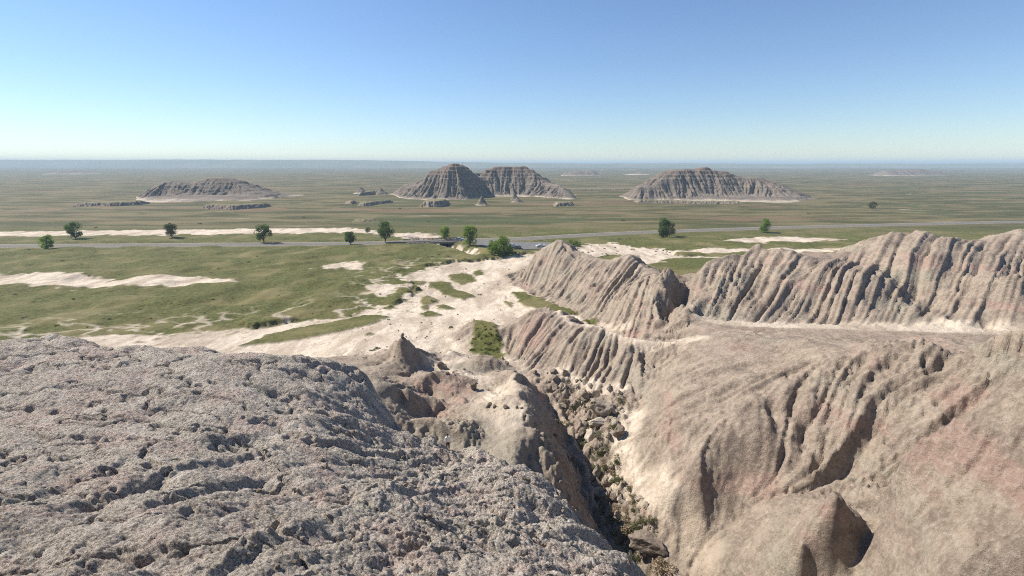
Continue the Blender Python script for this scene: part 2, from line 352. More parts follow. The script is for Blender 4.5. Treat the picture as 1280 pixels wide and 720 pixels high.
# thin pale threads through the sward near the wash
thr = np.abs(fbm(M.X / 14, M.Y / 9, 61, 4, .55))
near_wash = sstep(24, 2, bare_edge) * (bare_edge > 0) * (M.Y < 200)
grass = grass * (1 - 0.9 * sstep(0.15, 0.05, thr) * near_wash)
pale = wash.copy()
TRAILS = [([at_z(*p)[:2] for p in [(885, 400, 11.1), (900, 402, 11.4), (980, 405, 11.6), (1100, 408, 12), (1250, 410, 13)]], 2.2),
          (P0([(745, 392), (756, 398), (765, 411), (786, 421)], 5), .8), ([at_z(*p)[:2] for p in [(773, 416, 11.1), (804, 428, 11), (825, 427, 11.6), (842, 424, 12.2), (880, 418, 13.8)]], .8),
          ([at_z(*p)[:2] for p in [(790, 525, 5.5), (775, 560, 4.6), (782, 585, 4.2), (797, 605, 3.8), (814, 622, 3.6), (842, 655, 3.4), (880, 700, 3)]], 1.5),
          ([at_z(*p)[:2] for p in [(697, 389, 9.8), (712, 400, 9.6), (723, 403, 10), (748, 408, 10.7), (773, 416, 11.1)]], .55),
          ([at_z(*p)[:2] for p in [(540, 457, 5), (570, 470, 6), (600, 475, 6), (612, 490, 7.5), (617, 505, 9.5)]], 1.6),
          ([at_z(*p)[:2] for p in [(590, 448, 3), (560, 452, 4), (545, 462, 5.5)]], 1.6),
          ([at_z(*p)[:2] for p in [(700, 464, 5), (722, 472, 5.6), (750, 481, 6.2), (775, 485, 6.6)]], .9)]
for L, w in TRAILS:
    pale = np.maximum(pale, 0.85 * sstep(w + .6, w - .4, dist_line(M.X, M.Y, L) + 0.5 * wn2))
BENCH = [at_z(a, b, 9.3)[:2] for a, b in [(596, 478), (625, 462), (642, 458), (652, 478), (658, 500), (668, 540), (650, 556), (615, 555), (598, 530), (585, 500)]]
pale = np.maximum(pale, .62 * sstep(-1.2, 2.2, sdf_poly(M.X, M.Y, BENCH) + .8 * wn2))
# creek bed under the bridge
CREEK = P0([(520, 297), (540, 299), (553, 303), (566, 306.5), (582, 311), (600, 317)], 0)
cd = dist_line(M.X, M.Y, CREEK)
creek = -2.6 * sstep(5.0, 2.2, cd + 0.4 * wn2)
cut2 = -1.2 * np.exp(-((dist_line(M.X, M.Y, P0([(590, 325), (605, 322), (624, 322), (640, 326)])) / 3.2) ** 2)) * (bare_edge < 0.5)
# runnels braided over the bare flat
run = np.abs(gnoise(M.X / 9 + 0.8 * fbm(M.X / 6, M.Y / 6, 71, 3), M.Y / 16, 70))
rn = sstep(0.06, 0.0, run) * (M.Y < 205)
extra = plateau * 1.25 + patches * (M.Y < 160) * 0.35 + creek + cut2 + (1 - grass) * 0.0 - 0.22 * rn * (1 - grass)
und = (fbm(M.X / 30, M.Y / 30, 81, 3) * 0.5) * sstep(205, 190, M.Y) * sstep(0, 10, bare_edge)
extra = extra + und + grass * 0.09 * fbm(M.X / 1.6, M.Y / 1.6, 83, 2)
# level off around the road
ROAD = P0([(-1200, 309.5), (-400, 309), (100, 307.5), (300, 306), (438, 305), (482, 304), (530, 302.2), (576, 300.6), (640, 299.4), (680, 297.3), (723, 294.7), (770, 292.2), (821, 290), (1000, 284), (1250, 278), (1900, 270)])
rd = dist_line(M.X, M.Y, ROAD)
LOT = P0([(586, 301.5), (600, 302), (640, 302.5), (688, 303.5), (692, 310.5), (668, 312), (645, 312.5), (612, 311), (600, 307)])
lotd = -sdf_poly(M.X, M.Y, LOT)
keep = sstep(5.5, 9, rd) * sstep(0, 4, lotd)
extra = np.where(cd < 6, creek * 1.0, extra * keep)

# ------------------------------------------------------------------ meshes
def mesh_obj(name, V, Fq, mat=None, parent=None, smooth=False, tri=None):
    me = bpy.data.meshes.new(name)
    V = np.asarray(V, np.float32)
    faces = []
    nq = 0 if Fq is None else len(Fq); nt = 0 if tri is None else len(tri)
    me.vertices.add(len(V)); me.vertices.foreach_set('co', V.ravel())
    loops = np.concatenate([np.asarray(a, np.int32).ravel() for a in (Fq, tri) if a is not None and len(a)])
    me.loops.add(len(loops)); me.loops.foreach_set('vertex_index', loops)
    st = np.concatenate([np.arange(nq) * 4, nq * 4 + np.arange(nt) * 3]).astype(np.int32)
    me.polygons.add(nq + nt); me.polygons.foreach_set('loop_start', st)
    me.update(calc_edges=True); me.validate()
    if smooth: me.polygons.foreach_set('use_smooth', np.ones(len(me.polygons), bool))
    o = bpy.data.objects.new(name, me); C.objects.link(o)
    if mat: me.materials.append(mat)
    if parent: o.parent = parent
    return o

def attr(o, name, arr4):
    a = o.data.attributes.new(name, 'FLOAT_COLOR', 'POINT')
    a.data.foreach_set('color', np.asarray(arr4, np.float32).ravel())

def tag(o, label=None, cat=None, group=None, kind=None):
    if label: o['label'] = label
    if cat: o['category'] = cat
    if group: o['group'] = group
    if kind: o['kind'] = kind
    return o

def empty(name, loc, rz=0, label=None, cat=None, group=None):
    o = bpy.data.objects.new(name, None); C.objects.link(o)
    o.location = loc; o.rotation_euler = (0, 0, rz); o.empty_display_size = .2
    return tag(o, label, cat, group)

def copy_tree(o, parent=None):
    c = o.copy(); C.objects.link(c)
    if parent: c.parent = parent
    for ch in list(o.children): copy_tree(ch, c)
    return c

# ------------------------------------------------------------------ materials
def newmat(name):
    m = bpy.data.materials.new(name); m.use_nodes = True
    nt = m.node_tree; b = nt.nodes['Principled BSDF']
    b.inputs['Roughness'].default_value = .95
    b.inputs['Specular IOR Level'].default_value = .15
    return m, nt, b

class NB:
    def __init__(s, nt): s.nt = nt; s.L = nt.links
    def n(s, t, **k):
        o = s.nt.nodes.new(t)
        for a, v in k.items(): setattr(o, a, v)
        return o
    def put(s, sock, v):
        if hasattr(v, 'is_output') or isinstance(v, bpy.types.NodeSocket): s.L.new(v, sock)
        else:
            if isinstance(v, (tuple, list)) and len(v) == 3 and sock.type == 'RGBA': v = (*v, 1)
            sock.default_value = v
    def math(s, op, a, b=0.0, c=None):
        o = s.n('ShaderNodeMath', operation=op); s.put(o.inputs[0], a); s.put(o.inputs[1], b)
        if c is not None: s.put(o.inputs[2], c)
        return o.outputs[0]
    def mix(s, f, a, b, mode='MIX'):
        o = s.n('ShaderNodeMix', data_type='RGBA', blend_type=mode)
        s.put(o.inputs[0], f); s.put(o.inputs[6], a); s.put(o.inputs[7], b)
        return o.outputs[2]
    def ss(s, x, a, b, lo=0., hi=1.):
        o = s.n('ShaderNodeMapRange', interpolation_type='SMOOTHSTEP')
        s.put(o.inputs[0], x); s.put(o.inputs[1], a); s.put(o.inputs[2], b); s.put(o.inputs[3], lo); s.put(o.inputs[4], hi)
        return o.outputs[0]
    def pos(s, scale=(1, 1, 1)):
        g = s.n('ShaderNodeNewGeometry')
        if scale == (1, 1, 1): return g.outputs['Position']
        m = s.n('ShaderNodeVectorMath', operation='MULTIPLY'); s.L.new(g.outputs['Position'], m.inputs[0]); m.inputs[1].default_value = scale
        return m.outputs[0]
    def noise(s, vec, scale, detail=4, rough=.55, dist=0):
        o = s.n('ShaderNodeTexNoise'); s.L.new(vec, o.inputs['Vector'])
        o.inputs['Scale'].default_value = scale; o.inputs['Detail'].default_value = detail
        o.inputs['Roughness'].default_value = rough; o.inputs['Distortion'].default_value = dist
        return o.outputs['Fac']
    def voro(s, vec, scale, feature='F1'):
        o = s.n('ShaderNodeTexVoronoi', feature=feature); s.L.new(vec, o.inputs['Vector']); o.inputs['Scale'].default_value = scale
        return o.outputs['Distance']
    def bump(s, h, dist, strength=1., normal=None):
        o = s.n('ShaderNodeBump'); s.put(o.inputs['Height'], h); o.inputs['Distance'].default_value = dist; o.inputs['Strength'].default_value = strength
        if normal is not None: s.L.new(normal, o.inputs['Normal'])
        return o.outputs[0]

def terrain_mat():
    m, nt, b = newmat('badland_ground'); N = NB(nt)
    p = N.pos(); a = N.n('ShaderNodeAttribute', attribute_name='cover')
    sep = N.n('ShaderNodeSeparateColor'); N.L.new(a.outputs['Color'], sep.inputs[0])
    g, pl, cr = sep.outputs[0], sep.outputs[1], sep.outputs[2]
    far = N.n('ShaderNodeSeparateXYZ'); N.L.new(p, far.inputs[0])
    # bare clay of the ridges: dusty tan with pink and grey-green beds
    nb = N.noise(N.pos((.05, .05, .35)), 1.0, 5, .6)
    nm = N.noise(p, .45, 6, .65); nf = N.noise(p, 3.0, 5, .7)
    clay = N.mix(N.ss(nm, .35, .65), (.185, .145, .112), (.30, .243, .188))
    clay = N.mix(N.ss(nb, .54, .66), clay, (.27, .185, .148))
    clay = N.mix(N.ss(nb, .46, .36), clay, (.25, .22, .17))
    clay = N.mix(N.math('MULTIPLY', N.ss(nf, .42, .70), .55), clay, (.40, .34, .275))
    clay = N.mix(N.math('MULTIPLY', N.ss(N.noise(p, 1.7, 6, .75), .52, .34), .6), clay, (.15, .118, .09))
    # crumbled mound: grey, pinkish, pale grains
    c1 = N.noise(p, .42, 5, .65); c2 = N.noise(p, 13., 4, .8); c3 = N.noise(p, 1.4, 6, .7)
    crum = N.mix(N.ss(c3, .35, .65), (.40, .33, .26), (.60, .515, .42))
    crum = N.mix(N.ss(c1, .52, .60), crum, (.52, .375, .31))
    crum = N.mix(N.math('MULTIPLY', N.ss(c1, .44, .34), .7), crum, (.44, .41, .32))
    crum = N.mix(N.ss(c2, .38, .58), N.mix(.65, crum, (.13, .105, .085)), N.mix(.5, crum, (.74, .68, .60)))
    crum = N.mix(N.math('MULTIPLY', N.ss(N.noise(p, .95, 7, .72, .5), .54, .62), .5), crum, (.72, .66, .58))
    base = N.mix(cr, clay, crum)
    # pale silt of the wash
    s1 = N.noise(N.pos((.16, .05, .2)), 1., 6, .65, .6); s2 = N.noise(p, .8, 5, .7)
    silt = N.mix(N.ss(s1, .36, .62), (.36, .295, .225), (.58, .50, .40))
    silt = N.mix(N.math('MULTIPLY', N.ss(s2, .48, .68), .5), silt, (.34, .27, .205))
    s3 = N.noise(N.pos((.5, .16, .3)), 1., 7, .7, 1.2)
    silt = N.mix(N.math('MULTIPLY', N.ss(N.math('ABSOLUTE', N.math('SUBTRACT', s3, .5)), .022, .0), .55), silt, (.25, .195, .145))
    base = N.mix(pl, base, silt)
    # grass
    g1 = N.noise(p, .06, 5, .6); g2 = N.noise(p, 1.3, 5, .75); g3 = N.noise(N.pos((.012, .05, 1)), 1., 5, .62)
    gr = N.mix(N.ss(g2, .32, .68), (.040, .048, .012), (.125, .122, .036))
    gr = N.mix(N.math('MULTIPLY', N.ss(g1, .46, .66), .7), gr, (.18, .15, .07))
    # farther out the prairie is drier, in long streaks
    dry = N.mix(N.ss(g3, .40, .60), (.056, .056, .019), (.140, .114, .056))
    g4 = N.noise(N.pos((.004, .016, 1)), 1., 6, .6, .4)
    dry = N.mix(N.math('MULTIPLY', N.ss(g4, .57, .64), .6), dry, (.17, .105, .068))
    dry = N.mix(N.math('MULTIPLY', N.ss(g4, .43, .36), .7), dry, (.05, .065, .022))
    g5 = N.noise(N.pos((.010, .06, 1)), 1., 6, .7)
    dry = N.mix(N.math('MULTIPLY', N.ss(g5, .63, .72), .8), dry, (.38, .32, .25))
    fy = N.math('ADD', far.outputs[1], N.math('MULTIPLY', N.math('SUBTRACT', g1, .5), 160))
    gr = N.mix(N.ss(fy, 262, 330), gr, dry)
    base = N.mix(g, base, gr)
    nt.links.new(base, b.inputs['Base Color'])
    # relief
    hb = N.bump(N.noise(p, 3.0, 8, .75), .22, 1.)
    hb2 = N.bump(N.voro(p, 8.), .16, 1.0, hb)
    mixn = N.n('ShaderNodeMix', data_type='VECTOR'); N.L.new(cr, mixn.inputs[0]); N.L.new(hb, mixn.inputs[4])
    N.L.new(N.bump(N.noise(p, 14., 6, .8), .12, 1., hb2), mixn.inputs[5])
    nt.links.new(mixn.outputs[1], b.inputs['Normal'])
    return m

def simple(name, c1, c2, scale=2., bumpd=.05, rough=.95, detail=6, bscale=None, lo=.35, hi=.65):
    m, nt, b = newmat(name); N = NB(nt)
    tc = N.n('ShaderNodeTexCoord').outputs['Object']
    nz = N.noise(tc, scale, detail, .65)
    nt.links.new(N.mix(N.ss(nz, lo, hi), c1, c2), b.inputs['Base Color'])
    b.inputs['Roughness'].default_value = rough
    if bumpd: nt.links.new(N.bump(N.noise(tc, bscale or scale * 2, 6, .7), bumpd), b.inputs['Normal'])
    return m

MT = terrain_mat()

# ------------------------------------------------------------------ the ground sheet
YA = -3.0                                               # rows fan out from a point behind the viewer
def axis_u():
    a = np.arange(0, .34, .0021); c = np.arange(.34, 1.02, .0036); e = np.arange(1.02, 1.45, .02)
    r = np.concatenate([a, c, e]); return np.concatenate([-r[:0:-1], r])
def axis_y():
    ys = [-2.2]
    while ys[-1] < 36: ys.append(ys[-1] + max(.03, .0029 * (ys[-1] - YA)))
    while ys[-1] < 110: ys.append(ys[-1] + .0034 * (ys[-1] - YA))
    while ys[-1] < 190: ys.append(ys[-1] + .32)
    while ys[-1] < 320: ys.append(ys[-1] + .75)
    while ys[-1] < 1200: ys.append(ys[-1] * 1.008)
    while ys[-1] < 34000: ys.append(ys[-1] * 1.07)
    return np.array(ys)
U = axis_u(); Yr = axis_y()
YY = np.repeat(Yr[:, None], len(U), 1); XX = U[None, :] * (YY - YA)

def extra_at(x, y):
    e = M.sample(extra, x, y)
    inside = sstep(335, 300, y)
    return e * inside
def far_h(x, y):
    return (fbm(x / 90, y / 60, 91, 4) * 0.9 * sstep(300, 420, y) + fbm(x / 900, y / 700, 93, 3) * 7 * sstep(900, 3000, y))

def ground(x, y):
    return np.where(y < 212.5, G.sample(h2, x, y), 0.0) + extra_at(x, y) + far_h(x, y)

def crumbs(x, y, m):
    """clods of the popcorn crust, only where the mask is on"""
    f1, f2 = worley(x / 2.3 + .22 * fbm(x / 1.5, y / 1.5, 7, 2) + y * .1, y / 1.5 - x * .12 + .2 * fbm(x / 1.7, y / 1.7, 9, 2), 101)
    big = 0.24 * (1 - np.clip(f1, 0, 1) ** 2)
    q = x + .05 * gnoise(x * 6, y * 6, 8)
    f1, f2 = worley(q / .22, y / .22, 103)
    mid = 0.17 * np.sqrt(np.clip(1 - f1 * f1, 0, 1)) + .1 * np.minimum(f2 - f1, .25)
    f1, f2 = worley(q / .11, y / .11, 105)
    sm = 0.09 * np.sqrt(np.clip(1 - f1 * f1, 0, 1))
    cr = np.abs(fbm(x / 5.5, y / 3.0, 107, 4, .55))
    creases = -.28 * sstep(.10, .0, cr)
    return m * (big + mid + sm + creases + .24 * fbm(x / 3.6 + y / 9, y / 3.0, 109, 5, .5))

HH = ground(XX, YY)
cm = G.sample(crumb, XX, YY) * (YY < 60)
near = YY < 60
idx = near & (cm > .01)
HH[idx] += crumbs(XX[idx], YY[idx], cm[idx])
RUB0 = [at_z(*p)[:2] for p in [(655, 462, 4.5), (690, 466, 5), (725, 476, 5.5), (775, 488, 6.5), (800, 505, 6.3), (778, 535, 5), (766, 565, 4.5), (782, 600, 4), (812, 635, 3), (850, 690, 3), (860, 760, 2), (760, 730, 0), (725, 640, 1), (705, 560, 2), (680, 510, 3)]]
idx = (YY > 30) & (YY < 95) & (XX > -2) & (XX < 26)
rx, ry = XX[idx], YY[idx]; rk = sstep(-.6, 1.0, sdf_poly(rx, ry, RUB0) + .6 * fbm(rx, ry, 115, 2))
f1, f2 = worley(rx / 1.1, ry / 1.1, 117); f3, f4 = worley(rx / .5, ry / .5, 118)
HH[idx] += rk * (.40 * np.clip(1 - f1, 0, 1) + .30 * np.clip(1 - f3, 0, 1) + .5 * fbm(rx / 2.2, ry / 2.2, 119, 3) - .3)
# lighter crumble on the mid ridges
idx = (YY < 75) & (cm <= .5)
HH[idx] += .05 * fbm(XX[idx] / .6, YY[idx] / .6, 111, 3, .6)
nr, nc = HH.shape
V = np.stack([XX, YY, HH], -1).reshape(-1, 3)
i = np.arange(nr - 1)[:, None] * nc + np.arange(nc - 1)[None, :]
Q = np.stack([i, i + 1, i + nc + 1, i + nc], -1).reshape(-1, 4)
gm = np.where(YY < 338, M.sample(grass, XX, YY), 1.0)
gm = np.where(np.abs(XX) > 418, 1.0, gm)
slp = G.sample(sstep(.42, .2, slope) * (1 - crumb), XX, YY)
lowz = sstep(6.0, 3.4, HH)
RUB = [at_z(*p)[:2] for p in [(655, 462, 4.5), (690, 466, 5), (725, 476, 5.5), (775, 488, 6.5), (800, 505, 6.3), (780, 535, 5), (770, 565, 4.5), (785, 600, 4), (815, 635, 3), (850, 690, 3), (860, 760, 2), (760, 730, 0), (725, 640, 1), (705, 560, 2), (680, 510, 3)]]
inr = sstep(-.8, .8, sdf_poly(XX, YY, RUB))
pm = np.maximum(slp * lowz, slp * .15 * sstep(9., 13., HH) * (XX < 10)) * (1 - .85 * inr)
pm = np.maximum(pm * (YY < 212), M.sample(pale, XX, YY) * (YY < 338))
pm = np.where(YY >= 212, np.maximum(pm, (1 - gm) * .9), pm)
cover = np.stack([gm, pm, cm, np.ones_like(gm)], -1).reshape(-1, 4)
ter = mesh_obj('ground', V, Q, MT, smooth=True)
attr(ter, 'cover', cover); tag(ter, kind='structure')

def gz(x, y):
    a = np.array([[float(x)]]); b = np.array([[float(y)]])
    v = ground(a, b)
    if y < 60:
        c = G.sample(crumb, a, b)
        if c[0, 0] > .01: v = v + crumbs(a, b, c)
    return float(v[0, 0])

def hit(px, py, ymin=0):
    """where the sight line of a photo pixel meets the ground"""
    r = ray(px, py); t = np.geomspace(3, 2500, 5000)
    x = t * r[0]; y = t * r[1]; z = H + t * r[2]
    g = ground(x, y); c = G.sample(crumb, x, y) * (y < 60)
    k = c > .01
    g[k] += crumbs(x[k], y[k], c[k])
    w = np.where((z < g) & (y > ymin))[0]
    k = w[0] if len(w) else -1
    return (float(x[k]), float(y[k]), float(g[k])), float(t[k])

# ------------------------------------------------------------------ sky, sun, camera
SUN_EL, SUN_AZ = 44.0, -70.0            # azimuth from +Y towards +X: left, a little ahead
sd = Vector((math.sin(R(SUN_AZ)) * math.cos(R(SUN_EL)), math.cos(R(SUN_AZ)) * math.cos(R(SUN_EL)), math.sin(R(SUN_EL))))
w = bpy.data.worlds.new('World'); sc.world = w; w.use_nodes = True
nt = w.node_tree; bg = nt.nodes['Background']
sky = nt.nodes.new('ShaderNodeTexSky'); sky.sky_type = 'NISHITA'; sky.sun_disc = False
sky.sun_elevation = R(SUN_EL); sky.sun_rotation = R(SUN_AZ); sky.air_density = 1.0; sky.dust_density = 0.0; sky.ozone_density = 1.6; sky.altitude = 0
tn = nt.nodes.new('ShaderNodeMix'); tn.data_type = 'RGBA'; tn.blend_type = 'MULTIPLY'; tn.inputs[0].default_value = 1; tn.inputs[7].default_value = (.86, .97, 1.14, 1)
nt.links.new(sky.outputs[0], tn.inputs[6]); nt.links.new(tn.outputs[2], bg.inputs[0]); bg.inputs[1].default_value = .070
sl = bpy.data.lights.new('sun', 'SUN'); sl.energy = 5.0; sl.angle = R(.5); sl.color = (1, .93, .83)
so = bpy.data.objects.new('sun', sl); C.objects.link(so)
so.rotation_euler = (-sd).to_track_quat('-Z', 'Y').to_euler()
cam = bpy.data.cameras.new('camera'); co = bpy.data.objects.new('camera', cam); C.objects.link(co)
cam.sensor_width = 36; cam.lens = 36 * F / 1280; cam.clip_start = .1; cam.clip_end = 60000
co.location = (0, 0, H); co.rotation_euler = (math.pi / 2 - PITCH, 0, 0); sc.camera = co
sc.view_settings.view_transform = 'Standard'; sc.view_settings.look = 'None'; sc.view_settings.gamma = 1; sc.view_settings.exposure = .80
sc.cycles.max_bounces = 5; sc.cycles.diffuse_bounces = 3; sc.cycles.volume_bounces = 0
sc.cycles.use_denoising = False; sc.cycles.filter_width = 1.1

HAZE = 1.9e-4
# ------------------------------------------------------------------ buttes of the plain
def butte_mat():
    m, nt, b = newmat('butte_clay'); N = NB(nt)
    p = N.pos(); sp = N.n('ShaderNodeSeparateXYZ'); N.L.new(p, sp.inputs[0])
    wob = N.noise(p, .03, 4, .6)
    zz = N.math('ADD', sp.outputs[2], N.math('MULTIPLY', wob, 5.))
    cv = N.n('ShaderNodeCombineXYZ'); N.L.new(zz, cv.inputs[2])
    band = N.noise(cv.outputs[0], .55, 5, .75)
    n = N.noise(p, .25, 6, .7)
    col = N.mix(N.ss(band, .40, .60), (.095, .077, .062), (.195, .160, .13))
    col = N.mix(N.math('MULTIPLY', N.ss(n, .4, .7), .35), col, (.25, .21, .172))
    col = N.mix(N.math('MULTIPLY', N.ss(zz, 24., 33.), .45), col, (.15, .105, .082))
    col = N.mix(N.ss(N.math('ADD', sp.outputs[2], N.math('MULTIPLY', N.noise(p, .06, 5, .7), 6)), 4.4, 2.6), col, (.40, .34, .26))
    nt.links.new(col, b.inputs['Base Color'])
    nt.links.new(N.bump(N.noise(p, .8, 6, .7), .7), b.inputs['Normal'])
    return m
MB_ = butte_mat()

def butte(name, ring, lines, res=.8, amp=1.0, zoff=0., seed=0, terr=1.0):
    P = []
    P += resample([(x, y, -1.0) for x, y in ring] + [(ring[0][0], ring[0][1], -1.0)], 5)
    for L in lines: P += resample(L, 4)
    xs = [p[0] for p in ring]; ys = [p[1] for p in ring]
    g = Grid(min(xs) - 14, max(xs) + 14, min(ys) - 14, max(ys) + 14, res)
    mod = rbf_fit(P)
    hh = rbf_eval(mod, g.X + 1.2 * fbm(g.X / 9, g.Y / 9, seed, 3), g.Y + 1.5 * fbm(g.X / 12, g.Y / 12, seed + 9, 3))
    hh = blur(hh, 1)
    (a, b_, c_), sl_ = lic(g, hh, (gnoise(g.X / 16, g.Y / 16, seed + 1), gnoise(g.X / 6, g.Y / 6, seed + 2), gnoise(g.X / 2.6, g.Y / 2.6, seed + 3)), (36, 34, 24), 7)
    cd_ = dist_line(g.X, g.Y, lines[0]); s_ = sstep(.15, .5, sl_) * sstep(-2, 11, cd_)
    hh = hh + s_ * amp * (4.0 * gul(a, 1.5) + 3.6 * gul(b_, 1.2) + 1.8 * gul(c_, 1.2)) * sstep(-1, 6, hh)
    hh = hh + terr * (.2 + .45 * sstep(22, 28, hh)) * np.sin(hh * 1.55 + 1.2 * fbm(g.X / 30, g.Y / 30, seed + 5, 2)) * sstep(3, 8, hh)
    hh = hh + .9 * s_ * fbm(g.X / 6, g.Y / 6, seed + 6, 4, .6)
    sd_ = sdf_poly(g.X, g.Y, ring)
    hh = np.where(sd_ < -2, np.minimum(hh, -1.2), hh)
    j = np.arange(g.ny - 1)[:, None] * g.nx + np.arange(g.nx - 1)[None, :]
    q = np.stack([j, j + 1, j + g.nx + 1, j + g.nx], -1).reshape(-1, 4)
    hv = hh.ravel(); keepq = hv[q].max(1) > -1.1
    q = q[keepq]; used = np.unique(q); mp = np.full(len(hv), -1); mp[used] = np.arange(len(used))
    v = np.stack([g.X.ravel()[used], g.Y.ravel()[used], hv[used] + zoff], -1)
    o = mesh_obj(name, v, mp[q], MB_, smooth=True)
    return tag(o, kind='structure')

ringA = [at_z(*p)[:2] for p in [(492, 244), (500, 248.5), (515, 250), (530, 251), (545, 252), (560, 251), (575, 251), (590, 248), (602, 246.5), (618, 246), (640, 245.5), (655, 246.5), (668, 246), (680, 247), (700, 249), (719, 250), (722, 249)]] + \
        [(80, 640), (60, 710), (-60, 730), (-130, 690), (-172, 640)]
dl = lambda L: [at_d(*p) for p in L]
butte('butte', ringA, [
    dl([(492, 241, 635), (501, 233, 622), (522, 231, 604), (530, 226, 598), (536, 215, 592), (553, 212.5, 590), (559, 209, 590), (566, 206, 590), (572, 208.5, 590), (578, 212, 590), (587, 214, 592), (590, 218, 600), (596, 221.5, 616), (601, 222.5, 630), (605, 221, 640), (608.5, 212, 646), (617, 210.5, 650), (626, 208, 652), (640, 209.5, 652), (652, 208.5, 650), (659, 210.5, 648), (671, 217, 642), (684, 228, 630), (700, 231.5, 606), (707, 236, 592), (714, 245, 570)]),
    dl([(566, 209, 588), (560, 222, 578), (553, 238, 566), (548, 248, 558)]),
    dl([(536, 216, 591), (530, 232, 578), (524, 244, 566)]),
    dl([(600, 225, 626), (601, 236, 614), (602, 244, 602)]),
    dl([(576, 213, 588), (580, 232, 574), (583, 245, 562)]),
    dl([(626, 210, 650), (622, 225, 636), (618, 240, 618)]), dl([(650, 211, 648), (651, 228, 634), (652, 241, 618)]), dl([(600, 231, 606), (594, 240, 592)]),
    [(-110, 660, 6), (-60, 690, 8), (-20, 700, 10), (30, 695, 8)],
], .8, 1.0, seed=300)
# right butte, running on beyond the frame of the phone picture
ringB = [at_z(*p)[:2] for p in [(785, 250), (797, 250.5), (815, 250), (842, 250.5), (880, 251), (930, 252), (985, 253), (1030, 250)]] + [(360, 640), (250, 690), (150, 660), (125, 600)]
butte('butte', ringB, [
    dl([(788, 246, 560), (794, 239, 561), (797, 233.5, 562), (812, 233, 563), (820, 232, 564), (823, 227, 568), (832, 221, 574), (842, 216, 580), (856, 211, 592), (870, 212, 592), (884, 209.5, 592), (896, 216, 592), (910, 215, 592), (925, 222, 590), (950, 222, 586), (975, 230, 578), (1000, 240, 568)]),
    dl([(842, 217, 578), (843, 230, 568), (842, 242, 558)]), dl([(880, 210, 590), (884, 240, 564)]),
     dl([(925, 220, 588), (930, 242, 564)]),
], .8, 1.0, seed=330)
ringL = [at_z(*p)[:2] for p in [(160, 252), (200, 254), (260, 253), (330, 251), (352, 247)]] + [(-240, 650), (-420, 660), (-440, 600)]
butte('butte', ringL, [dl([(165, 246, 580), (190, 234, 590), (215, 226, 592), (240, 229, 592), (262, 222, 592), (285, 224, 590), (310, 234, 585), (338, 242, 578)]),
    dl([(215, 228, 590), (210, 244, 570)]), dl([(262, 225, 590), (266, 243, 570)])], .9, 1.0, seed=350)

def mesa(pxl, top, back=8., seed=0, name='mesa'):
    """small flat table of clay with a dark steep face: front outline in pixels on the plain"""
    F_ = [at_z(*p)[:2] for p in pxl]
    ring = F_ + [(x * 1.01, y + back) for x, y in F_[::-1]]
    cx = sum(p[0] for p in ring) / len(ring); cy = sum(p[1] for p in ring) / len(ring)
    inn = [(cx + (x - cx) * .9, cy + (y - cy) * .62) for x, y in ring]
    g = Grid(min(p[0] for p in ring) - 3, max(p[0] for p in ring) + 3, min(p[1] for p in ring) - 3, max(p[1] for p in ring) + 3, .6)
    s_ = sdf_poly(g.X, g.Y, ring) + .8 * fbm(g.X / 3, g.Y / 3, seed, 3)
    hh = -.6 + (top + .6) * sstep(-.5, 4.2, s_ + .9 * fbm(g.X / 1.6, g.Y / 1.6, seed + 7, 2)) + .25 * fbm(g.X / 4, g.Y / 4, seed + 2, 3)
    j = np.arange(g.ny - 1)[:, None] * g.nx + np.arange(g.nx - 1)[None, :]
    q = np.stack([j, j + 1, j + g.nx + 1, j + g.nx], -1).reshape(-1, 4)
    hv = hh.ravel(); q = q[hv[q].max(1) > -.45]
    used = np.unique(q); mp = np.full(len(hv), -1); mp[used] = np.arange(len(used))
    fz = far_h(g.X.ravel()[used], g.Y.ravel()[used])
    v = np.stack([g.X.ravel()[used], g.Y.ravel()[used], hv[used] + fz], -1)
    return tag(mesh_obj(name, v, mp[q], MM_, smooth=False), kind='structure')
def mesa_mat():
    m, nt, b = newmat('mesa_clay'); N = NB(nt)
    g = N.n('ShaderNodeNewGeometry'); sp = N.n('ShaderNodeSeparateXYZ'); N.L.new(g.outputs['Normal'], sp.inputs[0])
    p = N.pos(); n = N.noise(p, .3, 5, .6)
    side = N.mix(N.ss(n, .4, .6), (.17, .13, .105), (.25, .20, .16))
    top = N.mix(N.ss(n, .4, .6), (.12, .115, .055), (.19, .165, .095))
    nt.links.new(N.mix(N.ss(sp.outputs[2], .75, .95), side, top), b.inputs['Base Color'])
    return m
MM_ = mesa_mat()
mesa([(525, 259), (535, 259.5), (548, 259.5), (559, 258)], 5.2, 34, 400)
mesa([(446, 257), (455, 257.5), (466, 256.5), (476, 255), (488, 254)], 3.0, 26, 402)
mesa([(430, 255), (440, 256), (446, 255)], 2.8, 18, 403)
mesa([(446, 245.5), (456, 245), (462, 244.5), (469, 243.5)], 4.0, 40, 404)
mesa([(693, 258.5), (703, 258), (712, 257.5), (719, 256)], 3.2, 26, 405)
mesa([(795, 254), (815, 254), (842, 254), (880, 254.5), (930, 255)], 2.4, 20, 406)
mesa([(640, 240), (690, 238.5), (740, 238), (790, 237.5), (830, 238)], 1.8, 40, 407)
mesa([(250, 262), (290, 263), (330, 261)], 3.4, 22, 408)
mesa([(90, 258), (140, 258.5), (170, 257)], 3.4, 28, 409)
mesa([(438, 277.5), (452, 277.6), (468, 277)], 1.3, 14, 410)
